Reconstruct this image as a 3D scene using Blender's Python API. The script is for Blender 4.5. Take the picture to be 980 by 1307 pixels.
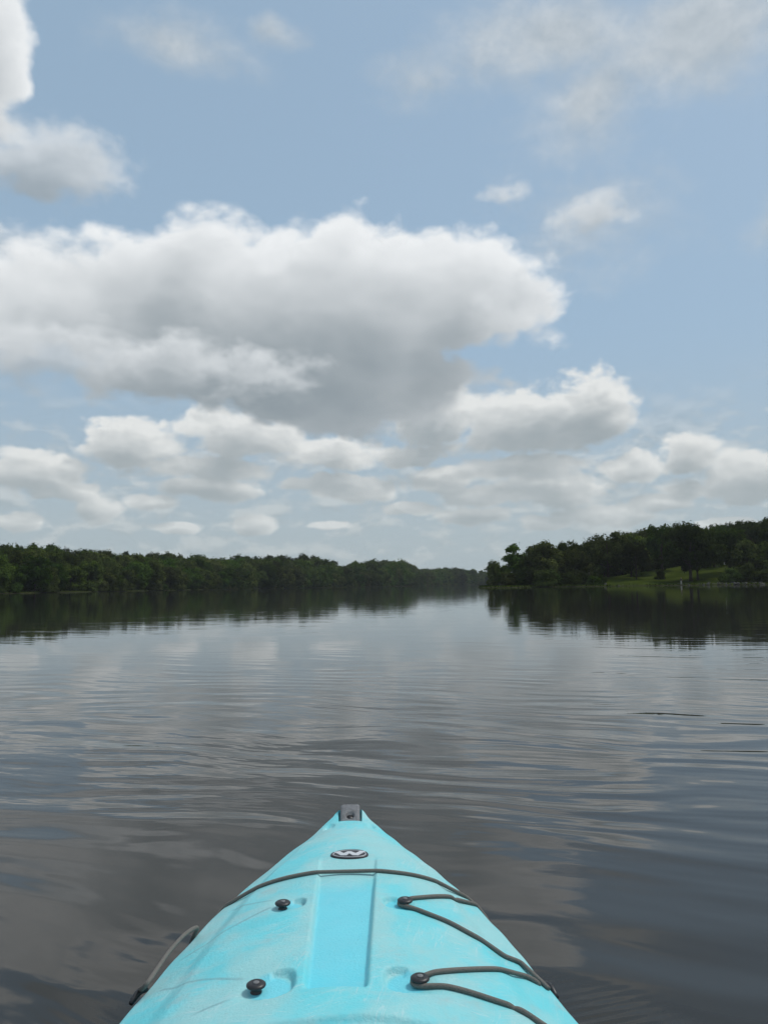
import bpy, bmesh, math, random
import numpy as np
from mathutils import Matrix, Vector

for _o in list(bpy.data.objects):
    bpy.data.objects.remove(_o)
SC = bpy.context.scene
COL = SC.collection
PI = math.pi

# ------------------------------------------------------------------ camera
# phone camera held above the cockpit; the photograph is 980 x 1307 pixels
FPX, PW, PH = 982.0, 980.0, 1307.0
CAM = np.array([0.0, 0.0, 0.95])
PITCH, ROLL = math.radians(5.45), math.radians(-0.73)
_R = Matrix.Rotation(PI / 2 + PITCH, 3, 'X') @ Matrix.Rotation(ROLL, 3, 'Z')
RM = np.array(_R)
cam_data = bpy.data.cameras.new('camera')
cam_data.sensor_fit = 'VERTICAL'
cam_data.sensor_height = 24.0
cam_data.lens = FPX / PH * 24.0
cam_data.clip_start = 0.05
cam_data.clip_end = 6000.0
cam = bpy.data.objects.new('camera', cam_data)
cam.matrix_world = Matrix.Translation(CAM) @ _R.to_4x4()
COL.objects.link(cam)
SC.camera = cam


def ray(px, py):
    d = RM @ np.array([(px - PW / 2) / FPX, -(py - PH / 2) / FPX, -1.0])
    return d / np.linalg.norm(d)


def azel(px, py):
    d = ray(px, py)
    return math.degrees(math.atan2(d[0], d[1])), math.degrees(math.asin(d[2]))


# ------------------------------------------------------------------ node helper
class NT:
    def __init__(self, tree):
        self.t = tree

    def n(self, kind, **kw):
        x = self.t.nodes.new(kind)
        for k, v in kw.items():
            setattr(x, k, v)
        return x

    def put(self, sock, v):
        if isinstance(v, bpy.types.NodeSocket):
            self.t.links.new(v, sock)
        else:
            sock.default_value = v

    def m(self, op, a, b=None, c=None, clamp=False):
        x = self.n('ShaderNodeMath', operation=op, use_clamp=clamp)
        self.put(x.inputs[0], a)
        if b is not None:
            self.put(x.inputs[1], b)
        if c is not None:
            self.put(x.inputs[2], c)
        return x.outputs[0]

    def v(self, op, a, b=None):
        x = self.n('ShaderNodeVectorMath', operation=op)
        self.put(x.inputs[0], a)
        if b is not None:
            self.put(x.inputs[1], b)
        return x.outputs['Value'] if op in ('LENGTH', 'DOT_PRODUCT', 'DISTANCE') else x.outputs[0]

    def sstep(self, x, lo, hi, a=0.0, b=1.0):
        r = self.n('ShaderNodeMapRange', interpolation_type='SMOOTHSTEP')
        for s, val in zip(r.inputs[:5], (x, lo, hi, a, b)):
            self.put(s, val)
        return r.outputs[0]

    def noise(self, vec, scale, detail=4, rough=0.55, lac=2.0, dist=0.0):
        x = self.n('ShaderNodeTexNoise', noise_dimensions='3D')
        self.put(x.inputs['Vector'], vec)
        for k, val in (('Scale', scale), ('Detail', detail), ('Roughness', rough), ('Lacunarity', lac), ('Distortion', dist)):
            self.put(x.inputs[k], val)
        return x

    def xyz(self, x, y, z):
        c = self.n('ShaderNodeCombineXYZ')
        for s, val in zip(c.inputs, (x, y, z)):
            self.put(s, val)
        return c.outputs[0]

    def sep(self, vec):
        s = self.n('ShaderNodeSeparateXYZ')
        self.put(s.inputs[0], vec)
        return s.outputs

    def mix(self, f, a, b, blend='MIX'):
        x = self.n('ShaderNodeMix', data_type='RGBA', blend_type=blend)
        self.put(x.inputs[0], f)
        self.put(x.inputs[6], a)
        self.put(x.inputs[7], b)
        return x.outputs[2]


# ------------------------------------------------------------------ sky with cumulus clouds
SUN_EL, SUN_AZ = 58.0, 70.0       # degrees above the horizon; clockwise from the view direction (+Y)
WORLD_STRENGTH = 0.13
# cumulus banks: picture position -> direction; (cx, cy, rx, ry, weight)
NEAR = [
    # the large bank
    (372, 404, 340, 114, 1.05), (235, 372, 160, 88, 1.05), (585, 384, 128, 84, .98), (390, 362, 160, 74, 1.0), (495, 360, 120, 62, .9),
    (50, 392, 170, 84, .78), (440, 485, 205, 70, 1.1), (260, 470, 180, 60, 1.0),
    # top of the picture
    (-4, 80, 70, 76, 1.1), (-40, 20, 100, 80, 1.0),
]
# a lower tier in front of the large bank
FRONT = [(70, 458, 175, 52, 1.0), (205, 462, 120, 48, 1.0), (330, 478, 110, 44, .8), (-30, 440, 120, 56, .9), (655, 372, 74, 40, .55), (55, 206, 140, 68, 1.05), (-40, 170, 100, 80, 1.0), (755, 273, 76, 48, .62), (650, 250, 36, 24, .5)]
FAR = [
    # second row, farther off and partly behind the large bank
    (690, 540, 155, 66, 1.05), (762, 520, 78, 72, 1.1), (552, 528, 80, 64, 1.0),
    (165, 565, 95, 44, 1.0), (312, 553, 100, 46, 1.0), (36, 600, 105, 44, 1.0), (425, 578, 90, 36, .9),
    (650, 600, 120, 26, .8), (260, 596, 110, 26, .85),
    # low rows
    (275, 624, 80, 22, 1.0), (460, 622, 74, 28, .95), (565, 610, 66, 28, .9), (705, 628, 84, 34, .9),
    (882, 585, 52, 40, 1.0), (960, 612, 100, 46, .95), (130, 655, 50, 24, .9),
    (322, 666, 42, 18, 1.0), (20, 666, 56, 19, .95), (765, 658, 76, 22, .9), (600, 662, 66, 17, .85), (870, 625, 60, 20, .8),
    (520, 577, 62, 22, .9), (612, 638, 62, 18, .9), (805, 602, 62, 24, .9), (842, 642, 62, 17, .85), (400, 612, 48, 17, .9), (92, 628, 62, 20, .9),
    (205, 642, 44, 15, .85), (520, 650, 44, 14, .85), (690, 668, 54, 12, .85), (930, 666, 56, 12, .85), (232, 674, 44, 11, .8), (420, 672, 40, 10, .8),
]
FAR = [(a_, b_, c_ * .94, d_ * .84, e_) for a_, b_, c_, d_, e_ in FAR]
# thin, half-transparent cloud
WISPS = [
    (700, 45, 160, 95, 1.0), (890, 35, 170, 105, 1.1), (745, 130, 95, 85, .8), (235, 62, 90, 44, .6), (348, 52, 44, 26, .7),
    (750, 290, 110, 60, .5), (545, 92, 76, 44, .6), (985, 285, 60, 40, .6),
    (30, 335, 130, 44, .7),
]


def make_world():
    w = bpy.data.worlds.new('World')
    SC.world = w
    w.use_nodes = True
    w.cycles.sampling_method = 'MANUAL'
    w.cycles.sample_map_resolution = 256
    w.node_tree.nodes.clear()
    k = NT(w.node_tree)
    out = k.n('ShaderNodeOutputWorld')
    bg = k.n('ShaderNodeBackground')
    bg.inputs['Strength'].default_value = WORLD_STRENGTH
    sky = k.n('ShaderNodeTexSky', sky_type='NISHITA', sun_disc=False)
    sky.sun_elevation = math.radians(SUN_EL)
    sky.sun_rotation = math.radians(SUN_AZ)
    sky.altitude = 200
    sky.air_density = 1.0
    sky.dust_density = 2.0
    sky.ozone_density = 1.2
    tc = k.n('ShaderNodeTexCoord')
    d = k.v('NORMALIZE', tc.outputs['Generated'])
    x, y, z = k.sep(d)[:3]
    # clouds look smaller and flatter towards the horizon
    lowz = k.sstep(z, 0.0, .30, .3, 1.0)

    def scale(vec, f):
        n = k.n('ShaderNodeVectorMath', operation='SCALE')
        k.put(n.inputs[0], vec)
        k.put(n.inputs['Scale'], f)
        return n.outputs[0]
    # billowing outlines: warp the direction a little before anything else
    flat = k.xyz(x, y, k.m('MULTIPLY', z, 1.5))
    w1 = k.noise(flat, 6.0, 2, .5).outputs['Color']
    w2 = k.noise(flat, 24.0, 3, .55).outputs['Color']
    wa = k.v('MULTIPLY', k.v('SUBTRACT', w1, (.5, .5, .5)), (.10, .10, .06))
    wb = k.v('MULTIPLY', k.v('SUBTRACT', w2, (.5, .5, .5)), (.020, .020, .018))
    warp = scale(k.v('ADD', wa, wb), lowz)

    def lobes(pos, rows, soft):
        f = None
        for (cx, cy, rx, ry, wt) in rows:
            a, e = azel(cx, cy)
            sa = 2 / (azel(cx + rx, cy)[0] - azel(cx - rx, cy)[0])
            se = 2 / (azel(cx, cy - ry)[1] - azel(cx, cy + ry)[1])
            q = k.n('ShaderNodeVectorMath', operation='MULTIPLY_ADD')
            k.put(q.inputs[0], pos)
            k.put(q.inputs[1], (sa, se, 0))
            k.put(q.inputs[2], (-a * sa, -e * se, 0))
            t = k.m('MULTIPLY_ADD', k.v('LENGTH', q.outputs[0]), -wt, wt)
            f = t if f is None else k.m('SMOOTH_MAX', f, t, soft)
        return f

    def place(vec):
        dw = k.v('NORMALIZE', k.v('ADD', vec, warp))
        wx, wy, wz = k.sep(dw)[:3]
        az = k.m('MULTIPLY', k.m('ARCTAN2', wx, wy), 180 / PI)
        el = k.m('MULTIPLY', k.m('ARCSINE', wz), 180 / PI)
        return dw, az, el

    def field(vec, detail, rows, elsewhere, soft, amp, puff):
        dw, az, el = place(vec)
        f = lobes(k.xyz(az, el, 0.0), rows, soft)
        if elsewhere:
            # round the rest of the horizon and overhead the same broken cumulus goes on
            vx, vy, vz = k.sep(dw)[:3]
            big = k.noise(k.xyz(vx, vy, k.m('MULTIPLY', vz, 2.2)), 2.6, 2, .5).outputs['Fac']
            outside = k.m('MAXIMUM', k.sstep(k.m('ABSOLUTE', az), 29.0, 37.0), k.sstep(el, 42.0, 50.0))
            cov = k.m('MULTIPLY', k.m('SUBTRACT', big, .34), 5.0)
            f = k.m('MAXIMUM', f, k.m('MULTIPLY_ADD', cov, outside, -1.0))
        f = k.m('ADD', k.m('MAXIMUM', f, -.8), .14 if elsewhere else -.01)
        sx, sy, sz = k.sep(vec)[:3]
        fl = k.xyz(sx, sy, k.m('MULTIPLY', sz, 1.5))
        n1 = k.noise(fl, 11.0 if elsewhere else 24.0, detail, .5).outputs['Fac']
        f = k.m('MULTIPLY_ADD', k.m('SUBTRACT', n1, .5), amp, f)
        if detail > 5:      # rounded cauliflower heads
            vo = k.n('ShaderNodeTexVoronoi', voronoi_dimensions='3D', feature='F1')
            k.put(vo.inputs['Vector'], k.v('ADD', fl, scale(warp, .8)))
            k.put(vo.inputs['Scale'], puff)
            k.put(vo.inputs['Detail'], 1.0)
            k.put(vo.inputs['Roughness'], .55)
            f = k.m('MULTIPLY_ADD', k.m('SUBTRACT', .42, vo.outputs['Distance']), .25, f)
        return f, fl, az, el

    def layer(rows, elsewhere, soft, amp, puff, offs, dens, edge):
        f0, fl, az, el = field(d, 8 if elsewhere else 7, rows, elsewhere, soft, amp, puff)
        n2 = k.noise(fl, 60.0, 4, .6).outputs['Fac']
        f0 = k.m('MULTIPLY_ADD', k.m('SUBTRACT', n2, .5), .16, f0)
        # light reaches a point of the cloud from above: measure how much cloud lies over it
        tau = None
        for dz, dx, wt, det in offs:
            fi = field(k.v('ADD', d, scale((dx, 0, dz), lowz)), det, rows, elsewhere, soft, amp, puff)[0]
            t = k.m('MULTIPLY', k.m('MAXIMUM', fi, 0.0), wt)
            tau = t if tau is None else k.m('ADD', tau, t)
        trans = k.m('EXPONENT', k.m('MULTIPLY', tau, -dens))
        return k.m('MULTIPLY', k.sstep(f0, -.06, edge), .98), trans, fl, az, el
    alpha, trans, fl, az, el = layer(NEAR, True, .18, 1.15, 21.0, ((.016, .005, .40, 6), (.045, .013, .45, 5), (.115, .03, 1.1, 3)), 1.0, .26)
    alpha3, trans3 = layer(FRONT, False, .12, 1.1, 30.0, ((.018, .006, .6, 6), (.055, .016, .9, 4)), 1.1, .55)[:2]
    alpha2, trans2 = layer(FAR, False, .06, .95, 40.0, ((.020, .008, .9, 6), (.060, .02, 1.15, 4)), 1.5, .24)[:2]
    # distant small cumulus in rows above the horizon
    row = k.noise(k.xyz(x, y, k.m('MULTIPLY', z, 2.4)), 17.0, 6, .58)
    rown = row.outputs['Fac']
    band = k.m('MULTIPLY', k.sstep(z, .0, .03), k.sstep(z, .13, .27, 1.0, 0.0))
    rows_a = k.m('MULTIPLY', k.sstep(rown, .45, .60), band)
    rowup = k.noise(k.xyz(x, y, k.m('MULTIPLY', k.m('ADD', z, .012), 2.4)), 17.0, 4, .58).outputs['Fac']
    rowlit = k.m('MULTIPLY_ADD', k.m('SUBTRACT', rown, rowup), 4.5, .45, clamp=True)
    S = 1.0 / WORLD_STRENGTH

    def c(r, g, b):
        return (r * S, g * S, b * S, 1)
    WHITE, GREY = c(.86, .885, .90), c(.20, .25, .285)
    cloud = k.mix(trans, GREY, WHITE)
    # blue sky, milky with summer haze
    hz = k.sstep(z, -.02, .66, .90, .72)
    milky = k.mix(k.sstep(z, .0, .34), c(.405, .485, .535), c(.345, .485, .615))
    blue = k.mix(hz, sky.outputs[0], milky)
    # thin cloud
    wf = lobes(k.xyz(az, el, 0.0), WISPS, .2)
    n3 = k.noise(fl, 10.0, 8, .64).outputs['Fac']
    wf = k.m('MULTIPLY_ADD', k.m('SUBTRACT', n3, .5), 1.7, wf)
    wa_ = k.m('MULTIPLY', k.sstep(wf, -.22, .95), .84)
    n4 = k.noise(k.v('ADD', fl, (.01, 0, .02)), 10.0, 5, .6).outputs['Fac']
    wlit = k.m('MULTIPLY_ADD', k.m('SUBTRACT', n3, n4), 2.2, .42, clamp=True)
    col = k.mix(wa_, blue, k.mix(wlit, c(.42, .475, .515), c(.66, .70, .73)))
    col = k.mix(k.m('MULTIPLY', rows_a, .48), col, k.mix(rowlit, c(.36, .41, .435), c(.74, .75, .73)))
    col = k.mix(k.m('MULTIPLY', alpha2, .93), col, k.mix(trans2, c(.29, .335, .36), c(.82, .83, .815)))
    veil2 = k.sstep(z, .02, .30, .22, 0.0)
    col = k.mix(veil2, col, c(.43, .50, .53))
    col = k.mix(alpha, col, cloud)
    col = k.mix(k.m('MULTIPLY', alpha3, .82), col, k.mix(trans3, GREY, c(.72, .755, .78)))
    veil = k.sstep(z, -.01, .18, .40, 0.0)
    col = k.mix(veil, col, c(.425, .50, .53))
    k.put(bg.inputs['Color'], col)
    k.put(out.inputs['Surface'], bg.outputs[0])


make_world()

# ------------------------------------------------------------------ sun (veiled by thin cloud)
sun_data = bpy.data.lights.new('sun', 'SUN')
sun_data.energy = 2.2
sun_data.angle = math.radians(10)
sun_data.color = (1.0, .965, .91)
sun = bpy.data.objects.new('sun', sun_data)
_sd = Vector((math.sin(math.radians(SUN_AZ)) * math.cos(math.radians(SUN_EL)),
              math.cos(math.radians(SUN_AZ)) * math.cos(math.radians(SUN_EL)), math.sin(math.radians(SUN_EL))))
sun.rotation_euler = _sd.to_track_quat('Z', 'Y').to_euler()
sun.location = _sd * 50
COL.objects.link(sun)

# ------------------------------------------------------------------ exposure
SC.view_settings.view_transform = 'Standard'
SC.view_settings.look = 'None'
SC.view_settings.exposure = 0.0
SC.view_settings.gamma = 1.0
SC.view_settings.use_curve_mapping = False
SC.render.engine = 'CYCLES'
SC.cycles.use_denoising = True
SC.cycles.use_adaptive_sampling = True
SC.cycles.adaptive_threshold = 0.015
SC.cycles.adaptive_min_samples = 10
SC.cycles.max_bounces = 6
SC.cycles.diffuse_bounces = 3
SC.cycles.glossy_bounces = 3
SC.cycles.transparent_max_bounces = 4


# ================================================================== helpers
def material(name):
    m = bpy.data.materials.new(name)
    m.use_nodes = True
    m.node_tree.nodes.clear()
    k = NT(m.node_tree)
    out = k.n('ShaderNodeOutputMaterial')
    b = k.n('ShaderNodeBsdfPrincipled')
    k.put(out.inputs['Surface'], b.outputs[0])
    return m, k, b, out


def plain(name, col, rough=.6, spec=.5, grain=0.0, scale=20.0, bump=0.0):
    m, k, b, out = material(name)
    b.inputs['Roughness'].default_value = rough
    b.inputs['Specular IOR Level'].default_value = spec
    tc = k.n('ShaderNodeTexCoord').outputs['Object']
    nz = k.noise(tc, scale, 5, .6).outputs['Fac']
    c0 = tuple(v * (1 - grain) for v in col) + (1,)
    c1 = tuple(min(v * (1 + grain), 1) for v in col) + (1,)
    k.put(b.inputs['Base Color'], k.mix(k.sstep(nz, .3, .7), c0, c1))
    if bump:
        bn = k.n('ShaderNodeBump')
        bn.inputs['Strength'].default_value = 1.0
        bn.inputs['Distance'].default_value = bump
        k.put(bn.inputs['Height'], nz)
        k.put(b.inputs['Normal'], bn.outputs[0])
    return m


def mesh_np(name, verts, faces, smooth=False):
    """verts (n,3), faces (m,k) with k constant"""
    verts = np.asarray(verts, dtype=np.float32)
    faces = np.asarray(faces, dtype=np.int32)
    me = bpy.data.meshes.new(name)
    m, kk = faces.shape
    me.vertices.add(len(verts))
    me.vertices.foreach_set('co', verts.ravel())
    me.loops.add(m * kk)
    me.loops.foreach_set('vertex_index', faces.ravel())
    me.polygons.add(m)
    me.polygons.foreach_set('loop_start', np.arange(0, m * kk, kk, dtype=np.int32))
    me.polygons.foreach_set('loop_total', np.full(m, kk, dtype=np.int32))
    me.polygons.foreach_set('use_smooth', np.full(m, smooth, dtype=bool))
    me.update(calc_edges=True)
    me.validate()
    return me


def link(name, data, parent=None, mat=None):
    o = bpy.data.objects.new(name, data)
    COL.objects.link(o)
    if parent is not None:
        o.parent = parent
    if mat is not None:
        o.data.materials.append(mat)
    return o


def tag(o, label, cat, group=None):
    o['label'] = label
    o['category'] = cat
    if group:
        o['group'] = group
    return o


def thing(name, label, cat, loc=(0, 0, 0), rz=0.0, group=None):
    o = bpy.data.objects.new(name, None)
    o.empty_display_size = .3
    COL.objects.link(o)
    o.location = loc
    o.rotation_euler = (0, 0, rz)
    return tag(o, label, cat, group)


def bm_obj(name, bm, parent, mat, smooth=True):
    me = bpy.data.meshes.new(name)
    bm.normal_update()
    bm.to_mesh(me)
    bm.free()
    me.polygons.foreach_set('use_smooth', np.full(len(me.polygons), smooth, dtype=bool))
    return link(name, me, parent, mat)


def tube_arrays(pts, rads, n=8, cap=True):
    pts = np.asarray(pts, float)
    rads = np.broadcast_to(np.asarray(rads, float), (len(pts),))
    tg = np.gradient(pts, axis=0)
    tg /= np.linalg.norm(tg, axis=1)[:, None] + 1e-12
    up = np.array([0, 0, 1.0]) if abs(tg[0, 2]) < .9 else np.array([1.0, 0, 0])
    V = []
    nrm = np.cross(tg[0], up)
    nrm /= np.linalg.norm(nrm)
    ang = np.linspace(0, 2 * PI, n, endpoint=False)
    for i in range(len(pts)):
        nrm = nrm - tg[i] * np.dot(nrm, tg[i])
        nrm /= np.linalg.norm(nrm) + 1e-12
        bi = np.cross(tg[i], nrm)
        V.append(pts[i] + rads[i] * (np.cos(ang)[:, None] * nrm + np.sin(ang)[:, None] * bi))
    V = np.concatenate(V)
    f = []
    for i in range(len(pts) - 1):
        for j in range(n):
            a, b = i * n + j, i * n + (j + 1) % n
            f.append((a, b, b + n, a + n))
    if cap:
        c0, c1 = len(V), len(V) + 1
        V = np.vstack([V, pts[0], pts[-1]])
        e = (len(pts) - 1) * n
        for j in range(n):
            f.append((c0, (j + 1) % n, j, j))
            f.append((c1, e + j, e + (j + 1) % n, e + (j + 1) % n))
    return V, f


def mesh_py(name, V, f):
    me = bpy.data.meshes.new(name)
    me.from_pydata([tuple(map(float, v)) for v in V], [], [tuple(dict.fromkeys(map(int, q))) for q in f])
    me.polygons.foreach_set('use_smooth', np.full(len(me.polygons), True, dtype=bool))
    me.update()
    return me


def catmull(P, n=10):
    P = [np.asarray(p, float) for p in P]
    P = [2 * P[0] - P[1]] + P + [2 * P[-1] - P[-2]]
    out = []
    for i in range(1, len(P) - 2):
        p0, p1, p2, p3 = P[i - 1:i + 3]
        for t in np.linspace(0, 1, n, endpoint=False):
            out.append(.5 * ((2 * p1) + (-p0 + p2) * t + (2 * p0 - 5 * p1 + 4 * p2 - p3) * t * t + (-p0 + 3 * p1 - 3 * p2 + p3) * t ** 3))
    out.append(P[-2])
    return np.array(out)


def sm(x, a, b):
    t = np.clip((np.asarray(x, float) - a) / (b - a), 0, 1)
    return t * t * (3 - 2 * t)


# ================================================================== lake and land
# shoreline, anticlockwise, in metres
LAKE = np.array([(60, -220), (110, -60), (150, 60), (150, 140), (128, 176), (112, 186), (96, 189), (84, 190), (74, 195), (66, 192),
                 (58, 196), (46, 199), (36, 201), (28, 204), (25.6, 209), (29, 220), (42, 250), (75, 340), (115, 480), (140, 650),
                 (146, 800), (136, 862), (108, 868), (80, 850), (52, 775), (27, 695), (13, 622), (4, 562), (-14, 522), (-40, 472),
                 (-66, 400), (-89, 312), (-103, 252), (-111, 216), (-122, 175), (-150, 80), (-150, -100), (-60, -230)], float)


def shore_distance(X, Y):
    """positive on land, negative over the lake"""
    P = np.stack([np.ravel(X), np.ravel(Y)], 1)
    best = np.full(len(P), 1e18)
    inside = np.zeros(len(P), bool)
    n = len(LAKE)
    for i in range(n):
        a, b = LAKE[i], LAKE[(i + 1) % n]
        ab = b - a
        t = np.clip(((P - a) @ ab) / (ab @ ab), 0, 1)
        q = a + t[:, None] * ab
        best = np.minimum(best, ((P - q) ** 2).sum(1))
        cr = ((a[1] > P[:, 1]) != (b[1] > P[:, 1]))
        with np.errstate(divide='ignore', invalid='ignore'):
            xi = a[0] + (P[:, 1] - a[1]) * (b[0] - a[0]) / (b[1] - a[1])
        inside ^= cr & (P[:, 0] < xi)
    d = np.sqrt(best)
    d[inside] *= -1
    wob = 1.1 * np.sin(P[:, 0] * .33 + P[:, 1] * .11) + .8 * np.sin(P[:, 0] * .17 - P[:, 1] * .29 + 1.3)
    return (d + wob).reshape(np.shape(X))


def ground_z(X, Y):
    X = np.asarray(X, float)
    Y = np.asarray(Y, float)
    d = shore_distance(X, Y)
    park = sm(X, 0, 15) * sm(Y, 420, 330)
    far = sm(Y, 480, 700)
    rise = np.where(park > .5, .085 + .055 * sm(X, 70, 118), .075) * (1 - .65 * far)
    top = np.where(park > .5, 62, 70)
    land = .28 * sm(d, -.6, 1.6) + rise * np.minimum(np.maximum(d - 2, 0), top) * sm(d, 0, 14) ** .5 + .02 * np.maximum(d - top, 0) * sm(d, 60, 200)
    land = np.minimum(land, 16)
    land = land + sm(d, 3, 12) * (.18 * np.sin(X * .21 + Y * .09) + .14 * np.sin(Y * .31 - X * .05))
    lake = np.maximum(.32 * d, -2.5)
    return np.where(d > -.6, land + np.minimum(lake, 0) * (d < 0), lake)


def make_ground():
    xs = np.concatenate([[-1500, -1000, -700, -450, -320], np.arange(-240, -120, 8), np.arange(-120, 160, 2.5), np.arange(160, 260, 8),
                         [300, 420, 650, 1000, 1500]])
    ys = np.concatenate([[-1500, -900, -500, -300], np.arange(-240, 160, 20), np.arange(160, 320, 2.5), np.arange(320, 620, 7), np.arange(620, 960, 12),
                         [1000, 1100, 1300, 1500]])
    X, Y = np.meshgrid(xs, ys)
    Z = ground_z(X, Y)
    V = np.stack([X, Y, Z], -1).reshape(-1, 3)
    ny, nx = X.shape
    i = np.arange(nx * ny).reshape(ny, nx)
    Fc = np.stack([i[:-1, :-1], i[:-1, 1:], i[1:, 1:], i[1:, :-1]], -1).reshape(-1, 4)
    m, k, b, out = material('mown_grass_ground')
    tc = k.n('ShaderNodeTexCoord').outputs['Object']
    n1 = k.noise(tc, .12, 4, .6).outputs['Fac']
    n2 = k.noise(tc, 1.1, 6, .7).outputs['Fac']
    grass = k.mix(k.sstep(n1, .35, .65), (.029, .041, .006, 1), (.052, .068, .012, 1))
    grass = k.mix(k.m('MULTIPLY', k.sstep(n2, .45, .75), .55), grass, (.016, .022, .005, 1))
    # bare mud and gravel right at the water
    z = k.sep(tc)[2]
    mud = k.mix(n2, (.016, .014, .009, 1), (.045, .042, .032, 1))
    k.put(b.inputs['Base Color'], k.mix(k.sstep(k.m('MULTIPLY_ADD', n2, .3, z), .20, .36), mud, grass))
    b.inputs['Roughness'].default_value = .9
    b.inputs['Specular IOR Level'].default_value = 0.0
    bn = k.n('ShaderNodeBump')
    bn.inputs['Distance'].default_value = .12
    k.put(bn.inputs['Height'], n2)
    k.put(b.inputs['Normal'], bn.outputs[0])
    o = link('ground', mesh_np('ground', V, Fc, True), None, m)
    o['kind'] = 'structure'


def make_water():
    s = 1480.0
    # finer near the boat only so that the sheet is a real surface, waves come from the relief below
    V = [(-s, -s, 0), (s, -s, 0), (s, s, 0), (-s, s, 0)]
    m, k, b, out = material('lake_water')
    p = k.n('ShaderNodeTexCoord').outputs['Object']
    x, y, z = k.sep(p)[:3]
    # slow bending of the wave crests
    bend = k.noise(p, .35, 2, .5).outputs['Color']
    bx, by, bz = k.sep(k.v('SUBTRACT', bend, (.5, .5, .5)))[:3]
    yy = k.m('MULTIPLY_ADD', by, 1.4, y)
    yy = k.m('MULTIPLY_ADD', x, .26, yy)
    xx = k.m('MULTIPLY_ADD', bx, 1.0, x)

    def stretched(sx, sy, det=2, rough=.45, off=0.0):
        return k.noise(k.xyz(k.m('MULTIPLY', xx, sx), k.m('MULTIPLY_ADD', yy, sy, off), 0.0), 1.0, det, rough).outputs['Fac']
    h = k.m('MULTIPLY', stretched(.36, .95, 2, .4), .024)               # long lazy undulation
    h = k.m('MULTIPLY_ADD', stretched(1.3, 4.0, 2, .35, 7.3), .0125, h)    # main ripples
    # patches of breeze carry the finer ripples
    gust = k.sstep(k.noise(k.xyz(k.m('MULTIPLY', x, .16), k.m('MULTIPLY', y, .30), 3.0), 1.0, 2, .5).outputs['Fac'], .42, .62)
    fine = k.m('MULTIPLY', stretched(3.6, 12.0, 2, .5, 3.1), .0018)
    h = k.m('MULTIPLY_ADD', fine, k.m('MULTIPLY_ADD', gust, .9, .1), h)
    # an even train of ripples, strongest in patches
    ph = k.m('MULTIPLY_ADD', stretched(.5, .8, 2, .5, 21.0), 16.0, k.m('MULTIPLY', yy, 2 * PI / .36))
    patch = k.sstep(k.noise(k.xyz(k.m('MULTIPLY', x, .55), k.m('MULTIPLY', y, .45), 9.0), 1.0, 2, .5).outputs['Fac'], .36, .58)
    h = k.m('MULTIPLY_ADD', k.m('MULTIPLY', k.m('SINE', ph), .0015), patch, h)
    # small fans of ripples that spread from both sides of the bow
    for cx, cy, ang, r0, wl in ((-.62, 1.62, .62, .36, .034), (.42, 1.72, -.30, .30, .030)):
        u = k.m('ADD', k.m('MULTIPLY', k.m('SUBTRACT', x, cx), math.sin(ang)), k.m('MULTIPLY', k.m('SUBTRACT', y, cy), math.cos(ang)))
        u = k.m('MULTIPLY_ADD', by, .12, u)
        wv = k.m('SINE', k.m('MULTIPLY', u, 2 * PI / wl))
        rr = k.v('LENGTH', k.v('MULTIPLY', k.v('SUBTRACT', p, (cx, cy, 0)), (1.0, 1.0, 0)))
        h = k.m('MULTIPLY_ADD', k.m('MULTIPLY', wv, .00022), k.sstep(rr, .05, r0, 1.0, 0.0), h)
    # open water further out lies calm; most of the ripples spread from the moving boat
    calm = k.sstep(k.v('LENGTH', k.v('MULTIPLY', p, (1, 1, 0))), 2.4, 11.5, 1.0, .11)
    h = k.m('MULTIPLY', h, calm)
    bn = k.n('ShaderNodeBump')
    bn.inputs['Strength'].default_value = 1.0
    bn.inputs['Distance'].default_value = 1.0
    k.put(bn.inputs['Height'], h)
    k.put(b.inputs['Normal'], bn.outputs[0])
    b.inputs['Base Color'].default_value = (.028, .027, .0235, 1)
    b.inputs['Roughness'].default_value = .025
    b.inputs['IOR'].default_value = 1.333
    o = link('water', mesh_np('water', V, [(0, 1, 2, 3)]), None, m)
    o['kind'] = 'structure'


def make_haze():
    bm = bmesh.new()
    bmesh.ops.create_cube(bm, size=1.0)
    x0, x1, y0, y1, z0, z1 = -1550, 1550, -1550, 1550, -3.6, 42
    for v in bm.verts:
        v.co = Vector(((x0 + x1) / 2 + v.co.x * (x1 - x0), (y0 + y1) / 2 + v.co.y * (y1 - y0), (z0 + z1) / 2 + v.co.z * (z1 - z0)))
    m = bpy.data.materials.new('summer_haze')
    m.use_nodes = True
    m.node_tree.nodes.clear()
    k = NT(m.node_tree)
    out = k.n('ShaderNodeOutputMaterial')
    pv = k.n('ShaderNodeVolumePrincipled')
    pv.inputs['Color'].default_value = (.80, .86, .90, 1)
    pv.inputs['Density'].default_value = .00011
    pv.inputs['Anisotropy'].default_value = .2
    k.put(out.inputs['Volume'], pv.outputs[0])
    o = bm_obj('haze', bm, None, m, False)
    o['kind'] = 'stuff'


make_ground()
make_water()
make_haze()


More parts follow.
